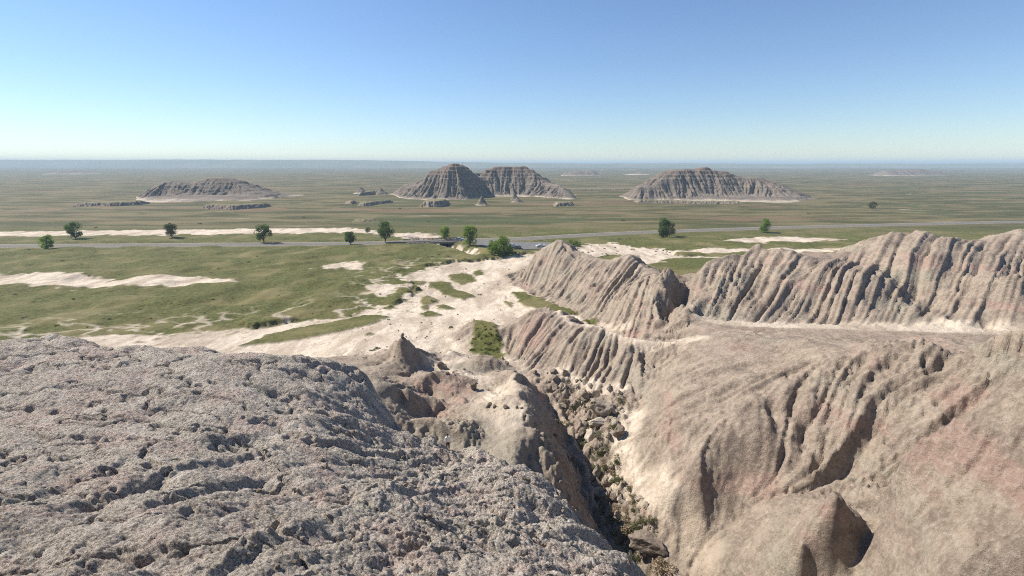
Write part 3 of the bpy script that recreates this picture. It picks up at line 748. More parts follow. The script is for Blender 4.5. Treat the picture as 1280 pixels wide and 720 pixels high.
def cone(px, py, w_, top, seed):
    x, y, _ = at_z(px, py); r_ = w_
    ring = [(x + r_ * math.cos(a) * (1 + .15 * math.sin(3 * a + seed)), y + r_ * .9 * math.sin(a)) for a in [k * math.pi / 6 for k in range(12)]]
    return butte('clay_cone', ring, [[(x - r_ * .25, y, top * .55), (x, y, top), (x + r_ * .3, y + 1, top * .5)]], .5, .22, seed=seed, terr=.3)
cone(602, 256, 7, 9.5, 420); cone(647, 253.5, 9, 6.5, 421); cone(643, 249, 6, 8, 423); cone(452, 241, 12, 8, 424); cone(477, 243, 12, 9, 425); cone(463, 243, 9, 6, 426)
# far buttes, kilometres off
def far_butte(L, d, depth, seed):
    top = [at_d(a, b_, d) for a, b_ in L]
    x0, x1 = top[0][0], top[-1][0]
    sc_ = d / 600.
    ring = [(x0, d), (x0 + (x1 - x0) * .15, d - depth), (x1 - (x1 - x0) * .15, d - depth), (x1, d), (x1, d + depth), (x0, d + depth)]
    P = resample([(x, y, -2.) for x, y in ring + ring[:1]], 8 * sc_) + resample(top[1:-1], 6 * sc_)
    g = Grid(min(x0, x1) - 9, max(x0, x1) + 9, d - depth - 9, d + depth + 9, 2.0 * sc_)
    hh = rbf_eval(rbf_fit(P), g.X, g.Y)
    (a,), s_ = lic(g, hh, (gnoise(g.X / (7 * sc_), g.Y / (7 * sc_), seed),), (12,), 2)
    hh = hh + 2.2 * sc_ * gul(a) * sstep(.1, .4, s_)
    j = np.arange(g.ny - 1)[:, None] * g.nx + np.arange(g.nx - 1)[None, :]
    q = np.stack([j, j + 1, j + g.nx + 1, j + g.nx], -1).reshape(-1, 4)
    v = np.stack([g.X.ravel(), g.Y.ravel(), hh.ravel()], -1); q = q[hh.ravel()[q].max(1) > -2.5]
    return tag(mesh_obj('butte', v, q, MB_, smooth=True), kind='structure')
far_butte([(704, 219, 0), (707, 214.5, 0), (719, 214), (721, 212.3), (727, 214.2), (740, 212.2), (745, 215), (750, 219)] and [(704, 219), (707, 214.5), (719, 214), (721, 212.3), (727, 214), (740, 212.2), (745, 215), (750, 219)], 1700, 40, 440)
far_butte([(784, 219), (792, 216.5), (800, 215), (806, 217), (812, 219)], 1900, 40, 441)
far_butte([(812, 216), (816, 213), (830, 212.6), (833, 216)], 2900, 60, 442)
far_butte([(779, 214.5), (784, 212.3), (790, 212.4), (796, 214.5)], 3300, 60, 443)
far_butte([(60, 217), (75, 213), (95, 212.5), (110, 215), (125, 218)], 2000, 60, 444)
far_butte([(1090, 219), (1105, 213), (1150, 211), (1175, 215), (1190, 219)], 1700, 50, 445)

# low blue hills on the skyline, higher to the left
def hills():
    n = 260; xs = np.linspace(-9500, 9500, n); V = []; rows = [(4700, -20), (5000, .55), (5300, 1.), (5900, .8), (6800, -20)]
    for y, k in rows:
        for x in xs:
            base = 40 + 36 * float(sstep(600, -2000, np.array(x))) + 1.6 * math.sin(x / 700.) + 1.2 * math.sin(x / 277. + 1)
            base += 3.0 * float(gnoise(np.array([x / 170.]), np.array([3.3]), 500)[0])
            V.append((x, y, k if k < 0 else base * k))
    Q_ = [(r * n + i, r * n + i + 1, (r + 1) * n + i + 1, (r + 1) * n + i) for r in range(len(rows) - 1) for i in range(n - 1)]
    return tag(mesh_obj('hills', V, np.array(Q_), simple('far_hill', (.10, .11, .05), (.17, .15, .09), .002, 0), smooth=True), kind='structure')
hills()

# ------------------------------------------------------------------ road, car park, bridge
asphalt = simple('asphalt', (.105, .10, .095), (.14, .134, .126), .8, .01, bscale=30)
paint_y = simple('yellow_paint', (.55, .40, .06), (.45, .34, .08), 3, 0)
paint_w = simple('white_paint', (.70, .70, .68), (.60, .60, .58), 3, 0)
gravel = simple('shoulder_gravel', (.16, .14, .10), (.25, .21, .16), 2, .02)
RP = np.array(resample([(x, y, 0) for x, y in ROAD], 4))[:, :2]
for _ in range(6):
    RP[1:-1] = (RP[:-2] + RP[1:-1] * 2 + RP[2:]) / 4
def strip(name, path, o0, o1, z, mat, thick=0.):
    T = np.gradient(path, axis=0); T /= np.linalg.norm(T, axis=1)[:, None]; Nn = np.stack([-T[:, 1], T[:, 0]], 1)
    A = path + Nn * o0; B = path + Nn * o1; n = len(path)
    if not thick:
        V = [(*a, z) for a in A] + [(*b, z) for b in B]
        Qs = [(i, i + 1, n + i + 1, n + i) for i in range(n - 1)]
    else:
        A2 = path + Nn * (o0 - thick * 1.2); B2 = path + Nn * (o1 + thick * 1.2)
        V = [(*a, z - thick) for a in A2] + [(*a, z) for a in A] + [(*b, z) for b in B] + [(*b, z - thick) for b in B2]
        Qs = [(k * n + i, k * n + i + 1, (k + 1) * n + i + 1, (k + 1) * n + i) for k in range(3) for i in range(n - 1)]
    return tag(mesh_obj(name, V, np.array(Qs), mat), kind='structure')
strip('road_shoulder', RP, -5.4, 5.4, .22, gravel, .5)
strip('road', RP, -4.0, 4.0, .245, asphalt)
strip('road_marking', RP, -.18, -.06, .255, paint_y); strip('road_marking', RP, .06, .18, .255, paint_y)
strip('road_marking', RP, 3.6, 3.72, .255, paint_w); strip('road_marking', RP, -3.72, -3.6, .255, paint_w)
lot = [(x, y, .262) for x, y in LOT]; lb = [(x, y, -.3) for x, y in LOT]
import bmesh
def poly_prism(name, P, z0, z1, mat, parent=None):
    bm = bmesh.new(); lo = [bm.verts.new((x, y, z0)) for x, y in P]; hi = [bm.verts.new((x, y, z1)) for x, y in P]
    bm.faces.new(hi); bm.faces.new(lo[::-1]); n = len(P)
    for i in range(n): bm.faces.new((lo[i], lo[(i + 1) % n], hi[(i + 1) % n], hi[i]))
    bmesh.ops.recalc_face_normals(bm, faces=bm.faces); me = bpy.data.meshes.new(name); bm.to_mesh(me); bm.free()
    o = bpy.data.objects.new(name, me); C.objects.link(o); me.materials.append(mat); o.parent = parent; return o
tag(poly_prism('parking_lot', LOT, -.3, .262, simple('lot_asphalt', (.12, .117, .112), (.155, .15, .145), .5, .01, bscale=20)), kind='structure')

class BM:
    def __init__(s): s.b = bmesh.new()
    def box(s, c, d, rz=0., ry=0., rx=0., bev=0.):
        from mathutils import Matrix
        M_ = Matrix.Translation(c) @ Matrix.Rotation(rz, 4, 'Z') @ Matrix.Rotation(ry, 4, 'Y') @ Matrix.Rotation(rx, 4, 'X') @ Matrix.Diagonal((*d, 1))
        r = bmesh.ops.create_cube(s.b, size=1, matrix=M_)
        if bev:
            es = list({e for v in r['verts'] for e in v.link_edges}); bmesh.ops.bevel(s.b, geom=es, offset=bev, segments=2, affect='EDGES')
        return s
    def bar(s, a, b, r, seg=8, r2=None):
        a = Vector(a); b = Vector(b); d = b - a
        M_ = Matrix_t((a + b) / 2) @ d.to_track_quat('Z', 'Y').to_matrix().to_4x4()
        bmesh.ops.create_cone(s.b, cap_ends=True, segments=seg, radius1=r, radius2=r if r2 is None else r2, depth=d.length, matrix=M_); return s
    def prism(s, prof, x0, x1):
        """profile in (y,z) extruded along x"""
        lo = [s.b.verts.new((x0, y, z)) for y, z in prof]; hi = [s.b.verts.new((x1, y, z)) for y, z in prof]; n = len(prof)
        s.b.faces.new(lo); s.b.faces.new(hi[::-1])
        for i in range(n): s.b.faces.new((lo[i], hi[i], hi[(i + 1) % n], lo[(i + 1) % n]))
        bmesh.ops.recalc_face_normals(s.b, faces=s.b.faces); return s
    def build(s, name, mat, parent=None, smooth=False):
        me = bpy.data.meshes.new(name); s.b.to_mesh(me); s.b.free(); me.materials.append(mat)
        if smooth: me.polygons.foreach_set('use_smooth', np.ones(len(me.polygons), bool))
        o = bpy.data.objects.new(name, me); C.objects.link(o)
        if parent: o.parent = parent
        return o
from mathutils import Matrix
Matrix_t = Matrix.Translation

wood = simple('weathered_wood', (.12, .085, .06), (.19, .14, .10), 3, .01)
concrete = simple('bridge_concrete', (.30, .27, .24), (.38, .35, .31), 2, .01)
def road_pt(px):
    """point and heading on the road axis at a photo column"""
    u = (px - 640) / F; best = min(range(len(RP) - 1), key=lambda i: abs(RP[i][0] / (RP[i][1] * CP + H * SP) - u))
    a = RP[best]; t = RP[best + 1] - RP[best]; return a, math.atan2(t[1], t[0])
(bp_, ba_) = road_pt(553)
br = empty('bridge', (bp_[0], bp_[1], 0), ba_, 'low concrete road bridge over the pale dry creek bed', 'bridge')
BM().box((0, 0, -.12), (15, 11.2, .6)).build('deck', concrete, br)
for sx in (-1, 1):
    BM().box((sx * 6.2, 0, -1.6), (1.0, 11, 2.4)).build('abutment', concrete, br)
    BM().box((sx * 6.0, -6.3, -1.5), (.4, 3.0, 2.2), rz=-sx * .5).build('wing_wall', concrete, br)
BM().box((0, -5.55, .42), (14, .3, .35)).build('curb', concrete, br); BM().box((0, 5.55, .42), (14, .3, .35)).build('curb', concrete, br)
def guard_rail(px0, px1, off, label):
    (a, _), (b, _) = road_pt(px0), road_pt(px1)
    ia = min(range(len(RP)), key=lambda i: abs(RP[i][0] - a[0])); ib = min(range(len(RP)), key=lambda i: abs(RP[i][0] - b[0]))
    path = RP[ia:ib + 1]; T = np.gradient(path, axis=0); T /= np.linalg.norm(T, axis=1)[:, None]
    path = path + np.stack([-T[:, 1], T[:, 0]], 1) * off
    root = empty('guard_rail', (path[0][0], path[0][1], 0), 0, label, 'guard rail', 'wooden guard rails of the creek bridge')
    o0 = Vector((path[0][0], path[0][1], 0)); m1 = BM(); m2 = BM()
    for p, q in zip(path[:-1], path[1:]):
        c = Vector(((p[0] + q[0]) / 2, (p[1] + q[1]) / 2, .92)) - o0; L = math.dist(p, q); an = math.atan2(q[1] - p[1], q[0] - p[0])
        m1.box(c, (L + .02, .22, .26), rz=an); m2.box(c - Vector((0, 0, .42)), (L + .02, .12, .14), rz=an)
    m1.build('top_rail', wood, root); m2.build('lower_rail', wood, root)
    fine = resample([(x, y, 0) for x, y in path], 2.2)
    for x, y, _ in fine[::1]:
        BM().box(Vector((x, y, .45)) - o0 + Vector((0, .0, 0)), (.24, .24, 1.3), rz=0).build('post', wood, root)
guard_rail(483, 580, -4.9, 'long wooden guard rail on the near side of the road, across the creek bridge')
guard_rail(508, 592, 4.9, 'shorter wooden guard rail on the far side of the road at the bridge')

# ------------------------------------------------------------------ cars
def glossy(name, col, rough=.25, metal=0., coat=.6):
    m, nt, b = newmat(name); N = NB(nt)
    tc = N.n('ShaderNodeTexCoord').outputs['Object']
    nt.links.new(N.mix(N.ss(N.noise(tc, 1.5, 4), .3, .7), col, tuple(c * .88 for c in col)), b.inputs['Base Color'])
    b.inputs['Roughness'].default_value = rough; b.inputs['Metallic'].default_value = metal
    b.inputs['Specular IOR Level'].default_value = .5; b.inputs['Coat Weight'].default_value = coat
    return m
rubber = glossy('tyre_rubber', (.02, .02, .02), .9, 0, 0); steel = glossy('wheel_alloy', (.45, .45, .46), .35, .8, 0)
cglass = glossy('car_glass', (.02, .025, .03), .05, 0, 1); lamp_m = glossy('lamp_lens', (.75, .75, .72), .1, 0, 1); red_m = glossy('tail_lens', (.35, .02, .02), .2, 0, 1)
def car(name, loc, rz, col, label, suv=True, group=None):
    root = empty(name, loc, rz, label, 'car', group)
    paint = glossy(name + '_paint', col); h_ = 1.0 if suv else .86
    def grow(prof, w0, w1, zc):
        b = BM(); n = len(prof); ring = []
        for w_, k in ((-w0, .96), (-w1, 1.), (w1, 1.), (w0, .96)):
            ring.append([b.b.verts.new((w_, y * (k if abs(w_) == w0 else 1), zc + (z - zc) * (k if abs(w_) == w0 else 1))) for y, z in prof])
        for a, c in zip(ring[:-1], ring[1:]):
            for i in range(n): b.b.faces.new((a[i], c[i], c[(i + 1) % n], a[(i + 1) % n]))
        b.b.faces.new(ring[0]); b.b.faces.new(ring[-1][::-1]); bmesh.ops.recalc_face_normals(b.b, faces=b.b.faces); return b
    body = [(-2.3, .35), (-2.35, .75 * h_ + .05), (-2.2, 1.0 * h_), (-.95 if suv else -.8, 1.08 * h_), (1.9 if suv else 1.6, 1.1 * h_), (2.3, 1.02 * h_), (2.35, .6), (2.28, .35)]
    grow(body, .93, .86, .7).build('body', paint, root, False)
    cabin = [(-1.05, 1.06 * h_), (-.35, 1.58 * h_), (.1, 1.68 * h_), (1.7, 1.66 * h_), (2.15, 1.08 * h_)] if suv else [(-.95, 1.06 * h_), (-.2, 1.5 * h_), (.2, 1.56 * h_), (1.0, 1.52 * h_), (1.8, 1.08 * h_)]
    grow(cabin, .80, .70, 1.3).build('cabin', paint, root)
    inn = [(y * .97 + .02, 1.07 * h_ + (z - 1.06 * h_) * .88 + .02) for y, z in cabin]
    for sx in (-1, 1):
        b = BM(); b.prism([(y * .9 + .03, z) for y, z in inn], sx * .765, sx * .815); b.build('side_window', cglass, root)
    BM().box((0, (cabin[0][0] + cabin[1][0]) / 2 - .03, (cabin[0][1] + cabin[1][1]) / 2 + .01), (1.35, .05, .74 * h_), rx=-math.atan2(cabin[1][0] - cabin[0][0], cabin[1][1] - cabin[0][1])).build('windscreen', cglass, root)
    BM().box((0, (cabin[-1][0] + cabin[-2][0]) / 2 + .03, (cabin[-1][1] + cabin[-2][1]) / 2 + .01), (1.3, .05, .6 * h_), rx=math.atan2(cabin[-1][0] - cabin[-2][0], cabin[-2][1] - cabin[-1][1])).build('rear_window', cglass, root)
    for sx in (-1, 1):
        for y in (-1.45, 1.42):
            wh = empty('wheel', (sx * .82, y, .34)); wh.parent = root
            BM().bar((-.12, 0, 0), (.12, 0, 0), .34, 20).build('tyre', rubber, wh, False); BM().bar((sx * .05, 0, 0), (sx * .135, 0, 0), .21, 14).build('rim', steel, wh)
        BM().box((sx * .66, -2.33, .78 * h_), (.36, .08, .17), bev=.02).build('headlight', lamp_m, root)
        BM().box((sx * .74, 2.33, .85 * h_), (.22, .07, .26), bev=.02).build('tail_light', red_m, root)
        BM().box((sx * 1.0, -.75, 1.15 * h_), (.18, .12, .14), bev=.03).build('mirror', paint, root)
    return root
def onlot(px, py, z=.262): return at_z(px, py, z)
car('car', onlot(574.5, 300.2, .25), math.pi / 2 + .05, (.42, .42, .43), 'silver car driving on the road just past the wooden bridge rails', False)
car('car', onlot(640.5, 309.2), 2.6, (.75, .75, .74), 'white sport utility car parked in the lot beside the bright green bush')
car('car', onlot(647.0, 311.0), 2.7, (.02, .022, .027), 'black car parked in the lot next to the white one')
car('car', onlot(676, 308.6), 1.9, (.72, .72, .71), 'white car parked at the right end of the lot, behind the clay peak', False)

# ------------------------------------------------------------------ leaves, trees, shrubs
def leaf_mat(name, c1, c2, tr=.35):
    m, nt, b = newmat(name); N = NB(nt)
    tc = N.n('ShaderNodeTexCoord').outputs['Object']
    n = N.noise(tc, 1.1, 4, .7); col = N.mix(N.ss(n, .35, .65), c1, c2)
    nt.links.new(col, b.inputs['Base Color']); b.inputs['Roughness'].default_value = .7
    t = N.n('ShaderNodeBsdfTranslucent'); N.L.new(N.mix(.5, col, (c2[0] * 1.4, c2[1] * 1.4, c2[2])), t.inputs[0])
    mx = N.n('ShaderNodeMixShader'); mx.inputs[0].default_value = tr
    out = nt.nodes['Material Output']; N.L.new(b.outputs[0], mx.inputs[1]); N.L.new(t.outputs[0], mx.inputs[2]); N.L.new(mx.outputs[0], out.inputs[0])
    return m
bark = simple('bark', (.10, .075, .055), (.17, .13, .10), 4, .03)
L_dark = leaf_mat('dark_leaf', (.040, .075, .016), (.095, .15, .032))
L_green = leaf_mat('green_leaf', (.085, .15, .02), (.19, .28, .045), .45)
L_sage = leaf_mat('sage_leaf', (.13, .13, .075), (.25, .235, .15), .2)
L_dry = leaf_mat('dry_brush', (.20, .155, .10), (.36, .29, .20), .2)
L_olive2 = leaf_mat('deep_leaf', (.045, .085, .018), (.095, .15, .03), .4)
L_olive = leaf_mat('olive_leaf', (.055, .065, .022), (.12, .125, .05), .3)

def leaves(cs, rs, n, size, rs_, flat_=1.):
    """small leaf faces gathered in clumps; cs centres, rs radii"""
    cs = np.array(cs); rs = np.array(rs); k = rs_.randint(0, len(cs), n)
    d = rs_.normal(size=(n, 3)); d /= np.linalg.norm(d, axis=1)[:, None]
    r_ = rs_.uniform(.25, 1, n) ** .45
    c = cs[k] + d * (rs[k] * r_)[:, None] * np.array([1, 1, flat_])
    a = rs_.normal(size=(n, 3)) + d * .6; a /= np.linalg.norm(a, axis=1)[:, None]
    t = np.cross(a, rs_.normal(size=(n, 3))); t /= np.linalg.norm(t, axis=1)[:, None]; b = np.cross(a, t)
    s_ = (size * rs_.uniform(.6, 1.3, n))[:, None]
    V = np.stack([c - t * s_, c - b * s_ * .55, c + t * s_, c + b * s_ * .55], 1).reshape(-1, 3)
    return V, np.arange(n * 4).reshape(-1, 4)

def tube_path(bm_, P, r0, r1):
    for i in range(len(P) - 1):
        a = r0 + (r1 - r0) * i / (len(P) - 1); b = r0 + (r1 - r0) * (i + 1) / (len(P) - 1)
        bm_.bar(P[i], P[i + 1], a, 7, b)

def tree(loc, h_, w_, mat, label, seed, lean=0., bare=.22, n=4200, group=None, cat='tree', name='cottonwood_tree'):
    rs_ = np.random.RandomState(seed); root = empty(name, loc, 0, label, cat, group)
    t = BM(); top = (lean, 0, h_ * .78); P = [(0, 0, -.3), (lean * .1, .05, h_ * .15), (lean * .4, -.08, h_ * .4), top]
    tube_path(t, P, .028 * h_ + .05, .05)
    cs = []; rr = []
    for k in range(26):
        z = h_ * rs_.uniform(bare + .08, .9); f = (z / h_ - bare) / (1 - bare); rad = w_ * .5 * (math.sin(math.pi * min(1, max(.08, f * .82 + .12))) ** .7) * rs_.uniform(.45, .85)
        a = rs_.uniform(0, 2 * math.pi); e = (lean * z / h_ + rad * math.cos(a), rad * math.sin(a), z)
        s0 = (lean * .3, 0, max(.1 * h_, z - .28 * h_)); tube_path(t, [s0, tuple((s0[i] + e[i]) / 2 + (0, 0, .03 * h_)[i] for i in range(3)), e], .012 * h_ + .02, .02)
        cs.append(e); rr.append(h_ * rs_.choice([.1, .13, .16, .2]))
    cs.append((lean, 0, h_ * .86)); rr.append(h_ * .13)
    t.build('trunk', bark, root)
    V, q = leaves(cs, rr, n, .028 * h_ ** .8 + .06, rs_)
    o = mesh_obj('crown', V, q, mat, root)
    return root

def T(px, py): return at_z(px, py, .1)
tree(T(481.5, 303), 10.6, 7.6, L_dark, 'dark green cottonwood tree beside the left end of the bridge rail, trunk showing', 1, .5, .22)
tree(T(438, 306), 6.5, 5.2, L_dark, 'dark small tree on the near side of the road, left of the tall dark cottonwood', 2, 0, .15)
tree(T(460, 291.8), 3.6, 3.4, L_olive, 'little olive tree standing in the pale wash beyond the road', 3, 0, .1, 1400)
tree(T(556.5, 299.7), 6.8, 4.8, L_green, 'small round light green tree behind the bridge', 4, 0, .15)
tree(T(587.5, 307.2), 9.4, 6.8, L_green, 'tall bright green tree between the bridge and the parking lot', 5, 0, .08, 6000)
tree(T(620.5, 318.5), 6.4, 8.2, L_green, 'wide bright green bushy tree at the near edge of the parking lot', 6, 0, .03, 6500)
tree(T(630.5, 318.8), 8.4, 7.8, L_green, 'taller right half of the bright green bushy pair by the parking lot', 61, 0, .03, 5500)
tree(T(829.5, 296.8), 9.8, 6.0, L_olive2, 'dark green round tree beside the right stretch of the road', 17, 0, .06, 9000)
tree(T(839.5, 295.5), 7.6, 3.0, L_olive, 'thin greyish tree touching the dark round tree on its right', 71, 0, .1, 2000)
tree(T(715, 307.5), 3.2, 6.0, L_green, 'low pale green willow scrub behind the tallest clay peak', 8, 0, .02, 2600)
tree(T(722, 308.2), 2.6, 4.0, L_green, 'lower clump of pale green willow scrub behind the clay peak', 81, 0, .02, 1600)
tree(T(330, 303.5), 9.2, 8.0, L_dark, 'broad dark cottonwood tree in the left meadow behind the road', 9, .3, .2)
tree(T(215, 298), 8.0, 6.0, L_olive, 'olive cottonwood tree beyond the road farther left', 10, 0, .2)
tree(T(95, 300), 9.5, 7.5, L_dark, 'dark cottonwood tree by the pale wash at the left end of the view', 12, 0, .2)
tree(T(60, 312), 6.5, 6.0, L_green, 'bright green young tree on the near side of the road at far left', 13, 0, .1)
tree(T(955, 291), 8.0, 6.0, L_green, 'bright green tree near the road right of the clay ridges', 14, 0, .1)
tree(T(1090, 262), 7.0, 7.0, L_olive, 'lone olive tree on the dry prairie at the right', 15, 0, .15)

# scattered shrubs: one mesh per kind, every shrub an object
def shrub_kind(mat, seed, n=1300, flat_=.8):
    rs_ = np.random.RandomState(seed)
    cs = [(rs_.uniform(-.55, .55), rs_.uniform(-.55, .55), rs_.uniform(.25, .7)) for _ in range(7)]
    V, q = leaves(cs, [rs_.uniform(.25, .42) for _ in cs], n, .055, rs_, flat_)
    o = mesh_obj('tmp', V, q, mat); me = o.data; bpy.data.objects.remove(o); return me
KIND = {'sage': [shrub_kind(L_sage, s) for s in (21, 22, 23)], 'dry': [shrub_kind(L_dry, s) for s in (24, 25)], 'olive': [shrub_kind(L_olive, s) for s in (26, 27, 28)], 'green': [shrub_kind(L_green, 29)]}
def shrub(px, py, wpx, kind, label, group, hk=.8, cat='shrub', name=None, pos=None):
    if pos is None: p, t = hit(px, py)
    else: p = pos; t = math.hypot(p[0], p[1], H - p[2])
    w_ = wpx / F * t / 1.7
    o = bpy.data.objects.new(name or 'shrub', random.choice(KIND[kind])); C.objects.link(o)
    o.location = (p[0], p[1], p[2] - .08 * w_); o.rotation_euler = (0, 0, random.uniform(0, 6)); o.scale = (w_ * random.uniform(.9, 1.15), w_, w_ * hk)
    return tag(o, label, cat, group)
poly = [(662, 466), (700, 464), (730, 479), (770, 488), (790, 500), (776, 530), (765, 560), (780, 600), (810, 640), (838, 700), (800, 715), (760, 672), (735, 610), (722, 560), (700, 515), (675, 485)]
def inpoly(x, y, P):
    c = False
    for i in range(len(P)):
        (ax, ay), (bx, by) = P[i], P[(i + 1) % len(P)]
        if (ay > y) != (by > y) and x < (bx - ax) * (y - ay) / (by - ay) + ax: c = not c
    return c
G1 = 'brush in the rubble gully'
shrub(784, 668, 34, 'dry', 'big tan bush of dry brush in the lower gully, left of the path', G1, 1.0)
shrub(797, 664, 22, 'olive', 'dull green bush growing against the big tan bush in the lower gully', G1)
shrub(828, 712, 40, 'dry', 'rounded tan bush at the bottom right corner under the dark hollow', G1)
shrub(775, 604, 20, 'olive', 'dark green bush between boulders halfway down the gully', G1)
shrub(748, 588, 18, 'olive', 'olive bush behind the tilted grey boulder in the gully', G1)
shrub(715, 579, 12, 'dry', 'small dry bush clinging to the shaded gully wall', G1, 1.1)
shrub(748, 548, 16, 'sage', 'grey green bush among the pale blocks below the big slab', G1, 1.)
shrub(752, 640, 26, 'sage', 'greyish sage bush beside the dark cleft of the gully', G1)
shrub(770, 640, 20, 'dry', 'tan brush right of the sage bush in the gully', G1)
shrub(700, 530, 12, 'olive', 'dark bush on the shaded bank above the gully', G1)
shrub(693, 546, 9, 'sage', 'small pale sage on the shaded bank above the gully', G1)
shrub(683, 548, 8, 'olive', 'small dark bush higher on the shaded bank', G1)
for px, py, w_ in [(760, 560, 10), (771, 572, 9), (741, 566, 9), (764, 590, 11), (789, 622, 10), (757, 615, 11), (803, 640, 10), (776, 655, 13), (790, 695, 20), (815, 690, 18), (762, 655, 18), (772, 668, 20), (800, 675, 20), (745, 575, 12), (755, 585, 12), (780, 640, 14), (765, 602, 12), (742, 560, 11), (788, 610, 9), (795, 645, 13), (735, 530, 9), (728, 478, 8), (713, 487, 8), (820, 670, 12), (735, 512, 8), (722, 500, 7), (766, 535, 8), (742, 530, 8), (699, 492, 7), (711, 478, 6), (800, 655, 12), (812, 668, 10)]:
    shrub(px + random.uniform(-2, 2), py, w_, random.choice(['sage', 'dry', 'olive', 'sage']), 'small bush tucked among the boulders of the gully floor', 'small bushes among the gully boulders')
for _ in range(70):
    px, py = random.uniform(700, 840), random.uniform(500, 715)
    if not inpoly(px, py, poly): continue
    shrub(px, py, random.uniform(8, 16), random.choice(['sage', 'dry', 'olive', 'olive']), 'small bush tucked among the boulders of the gully floor', 'small bushes among the gully boulders', 1.)
G2 = 'dark scrub clumps on the pale wash'
for px, py, w_, l in [(541.5, 377, 8, 'round dark bush on the grassy island in the pale wash'), (486, 400, 5, 'small dark bush at the tip of the green strip'), (472, 436, 9, 'flat dark bush left behind the clay pinnacle'), (465, 438.5, 8, 'flat dark bush left of another behind the pinnacle'),
                      (563, 410, 8, 'dark low bush alone on the pale flat left of the green knoll'), (574, 425, 5, 'tiny dark bush on the pink flank of the green knoll'), (532, 423, 4, 'tiny bush on pale flat right of the pinnacle'), (484, 434, 4, 'tiny bush touching the pinnacle foot'), (600, 369, 6, 'dark bush in a bend of the wash')]:
    shrub(px, py, w_, 'olive', l, G2, .5)
G3 = 'scrub dotted over the wash beyond the clay peaks'
for _ in range(46):
    px = random.uniform(722, 842); py = random.uniform(306, 322)
    shrub(px, py, random.uniform(2, 4.5), 'olive', 'small dark scrub bush on the pale wash beyond the clay peaks', G3, .6, pos=at_z(px, py))
G4 = 'brush along the near bank of the road'
for _ in range(26):
    px = random.uniform(655, 800); py = random.uniform(300.5, 303.5) - (px - 655) * .012
    shrub(px, py, random.uniform(3, 6), random.choice(['olive', 'olive', 'dry']), 'low brush in the ditch below the right stretch of road', G4, .55, pos=at_z(px, py))
G5 = 'bushes scattered over the meadow'
for _ in range(60):
    px = random.uniform(-60, 620); py = random.uniform(309, 420)
    p, t = hit(px, py)
    if p[1] < 70 or M.sample(grass, np.array([p[0]]), np.array([p[1]]))[0] < .8: continue
    shrub(px, py, random.uniform(2.5, 5), random.choice(['olive', 'olive', 'sage', 'dry']), 'small low bush in the green meadow left of the wash', G5, .45, pos=p)
G6 = 'dark bushes of the far prairie'
for px, py, w_ in [(779, 276, 7), (803, 289, 3), (842, 262, 3), (493, 220, 3), (500, 220.5, 3), (506, 219.5, 3), (512, 220, 3), (458, 252, 2), (500, 261, 5), (536, 277, 4), (700, 284, 3), (1010, 268, 5), (250, 280, 5), (120, 285, 4), (380, 272, 4)]:
    shrub(px, py, w_, 'olive', 'lone dark bush far out on the open prairie', G6, .5, pos=at_z(px, py))
# grassy growth on the knoll
G7 = 'bushes covering the dark green knoll'
for _ in range(75):
    px = random.uniform(586, 630); py = random.uniform(405, 444)
    p, t = hit(px, py)
    if M.sample(grass, np.array([p[0]]), np.array([p[1]]))[0] < .6: continue
    shrub(px, py, random.uniform(3, 6), random.choice(['olive', 'olive', 'olive', 'green']), 'low green bush in the cover of the rounded knoll in the wash', G7, .5, pos=p)

# ------------------------------------------------------------------ rocks
rock_m = simple('grey_rock', (.21, .175, .135), (.34, .29, .23), 1.2, .12, bscale=3)
rock_p = simple('pale_rock', (.31, .265, .215), (.44, .385, .315), 1.2, .10, bscale=3)
rock_d = simple('brown_rock', (.15, .12, .095), (.24, .195, .155), 1.2, .12, bscale=3)
def rock_mesh(seed, cuts=9, sub=4):
    rs_ = np.random.RandomState(seed); b = bmesh.new(); bmesh.ops.create_icosphere(b, subdivisions=sub, radius=1)
    co_ = np.array([v.co[:] for v in b.verts])
    for _ in range(cuts):
        n = rs_.normal(size=3); n /= np.linalg.norm(n); d = rs_.uniform(.45, .8)
        k = co_ @ n - d; co_ -= np.where(k > 0, k, 0)[:, None] * n * .93
    co_ *= (1 + .10 * fbm(co_[:, 0] * 2 + seed, co_[:, 1] * 2 + co_[:, 2] * 1.7, seed, 4, .6))[:, None]
    for v, c in zip(b.verts, co_): v.co = c
    me = bpy.data.meshes.new('rock'); b.to_mesh(me); b.free(); return me
RK = [rock_mesh(s, 8 + s % 5) for s in range(8)]
RKM = {}
def rock_data(k, mat):
    if (k, mat.name) not in RKM:
        me = RK[k].copy(); me.materials.append(mat); RKM[(k, mat.name)] = me
    return RKM[(k, mat.name)]
def rock(px, py, wpx, label, group=None, mat=None, sz=(1, .8, .75), k=None, sink=.25, rot=None, name='boulder', pos=None):
    p, t = (pos, math.dist(pos, (0, 0, H))) if pos else hit(px, py)
    r_ = wpx / F * t / 1.75
    o = bpy.data.objects.new(name, rock_data(random.randrange(8) if k is None else k, mat or random.choice([rock_m, rock_m, rock_p, rock_d]))); C.objects.link(o)
    o.scale = (r_ * sz[0], r_ * sz[1], r_ * sz[2]); o.rotation_euler = rot or (random.uniform(-.3, .3), random.uniform(-.3, .3), random.uniform(0, 6))
    o.location = (p[0], p[1], p[2] + r_ * sz[2] * (.75 - sink)); return tag(o, label, 'boulder' if name == 'boulder' else 'rock', group)
rock(753, 519, 33, 'largest squared grey block standing above the pale slab in the gully', None, rock_m, (1, .7, .82), 1, .1, (0, .05, .1))
rock(752, 530, 42, 'long pale flat slab lying below the largest block', None, rock_p, (1, .45, .3), 3, .3, (.0, .08, .1))
rock(731, 497, 15, 'upright dark grey boulder left of the largest block', None, rock_m, (1, .8, .9), 2)
rock(738, 550, 20, 'white topped tilted boulder below the left end of the slab', None, rock_p, (1, .7, .8), 4)
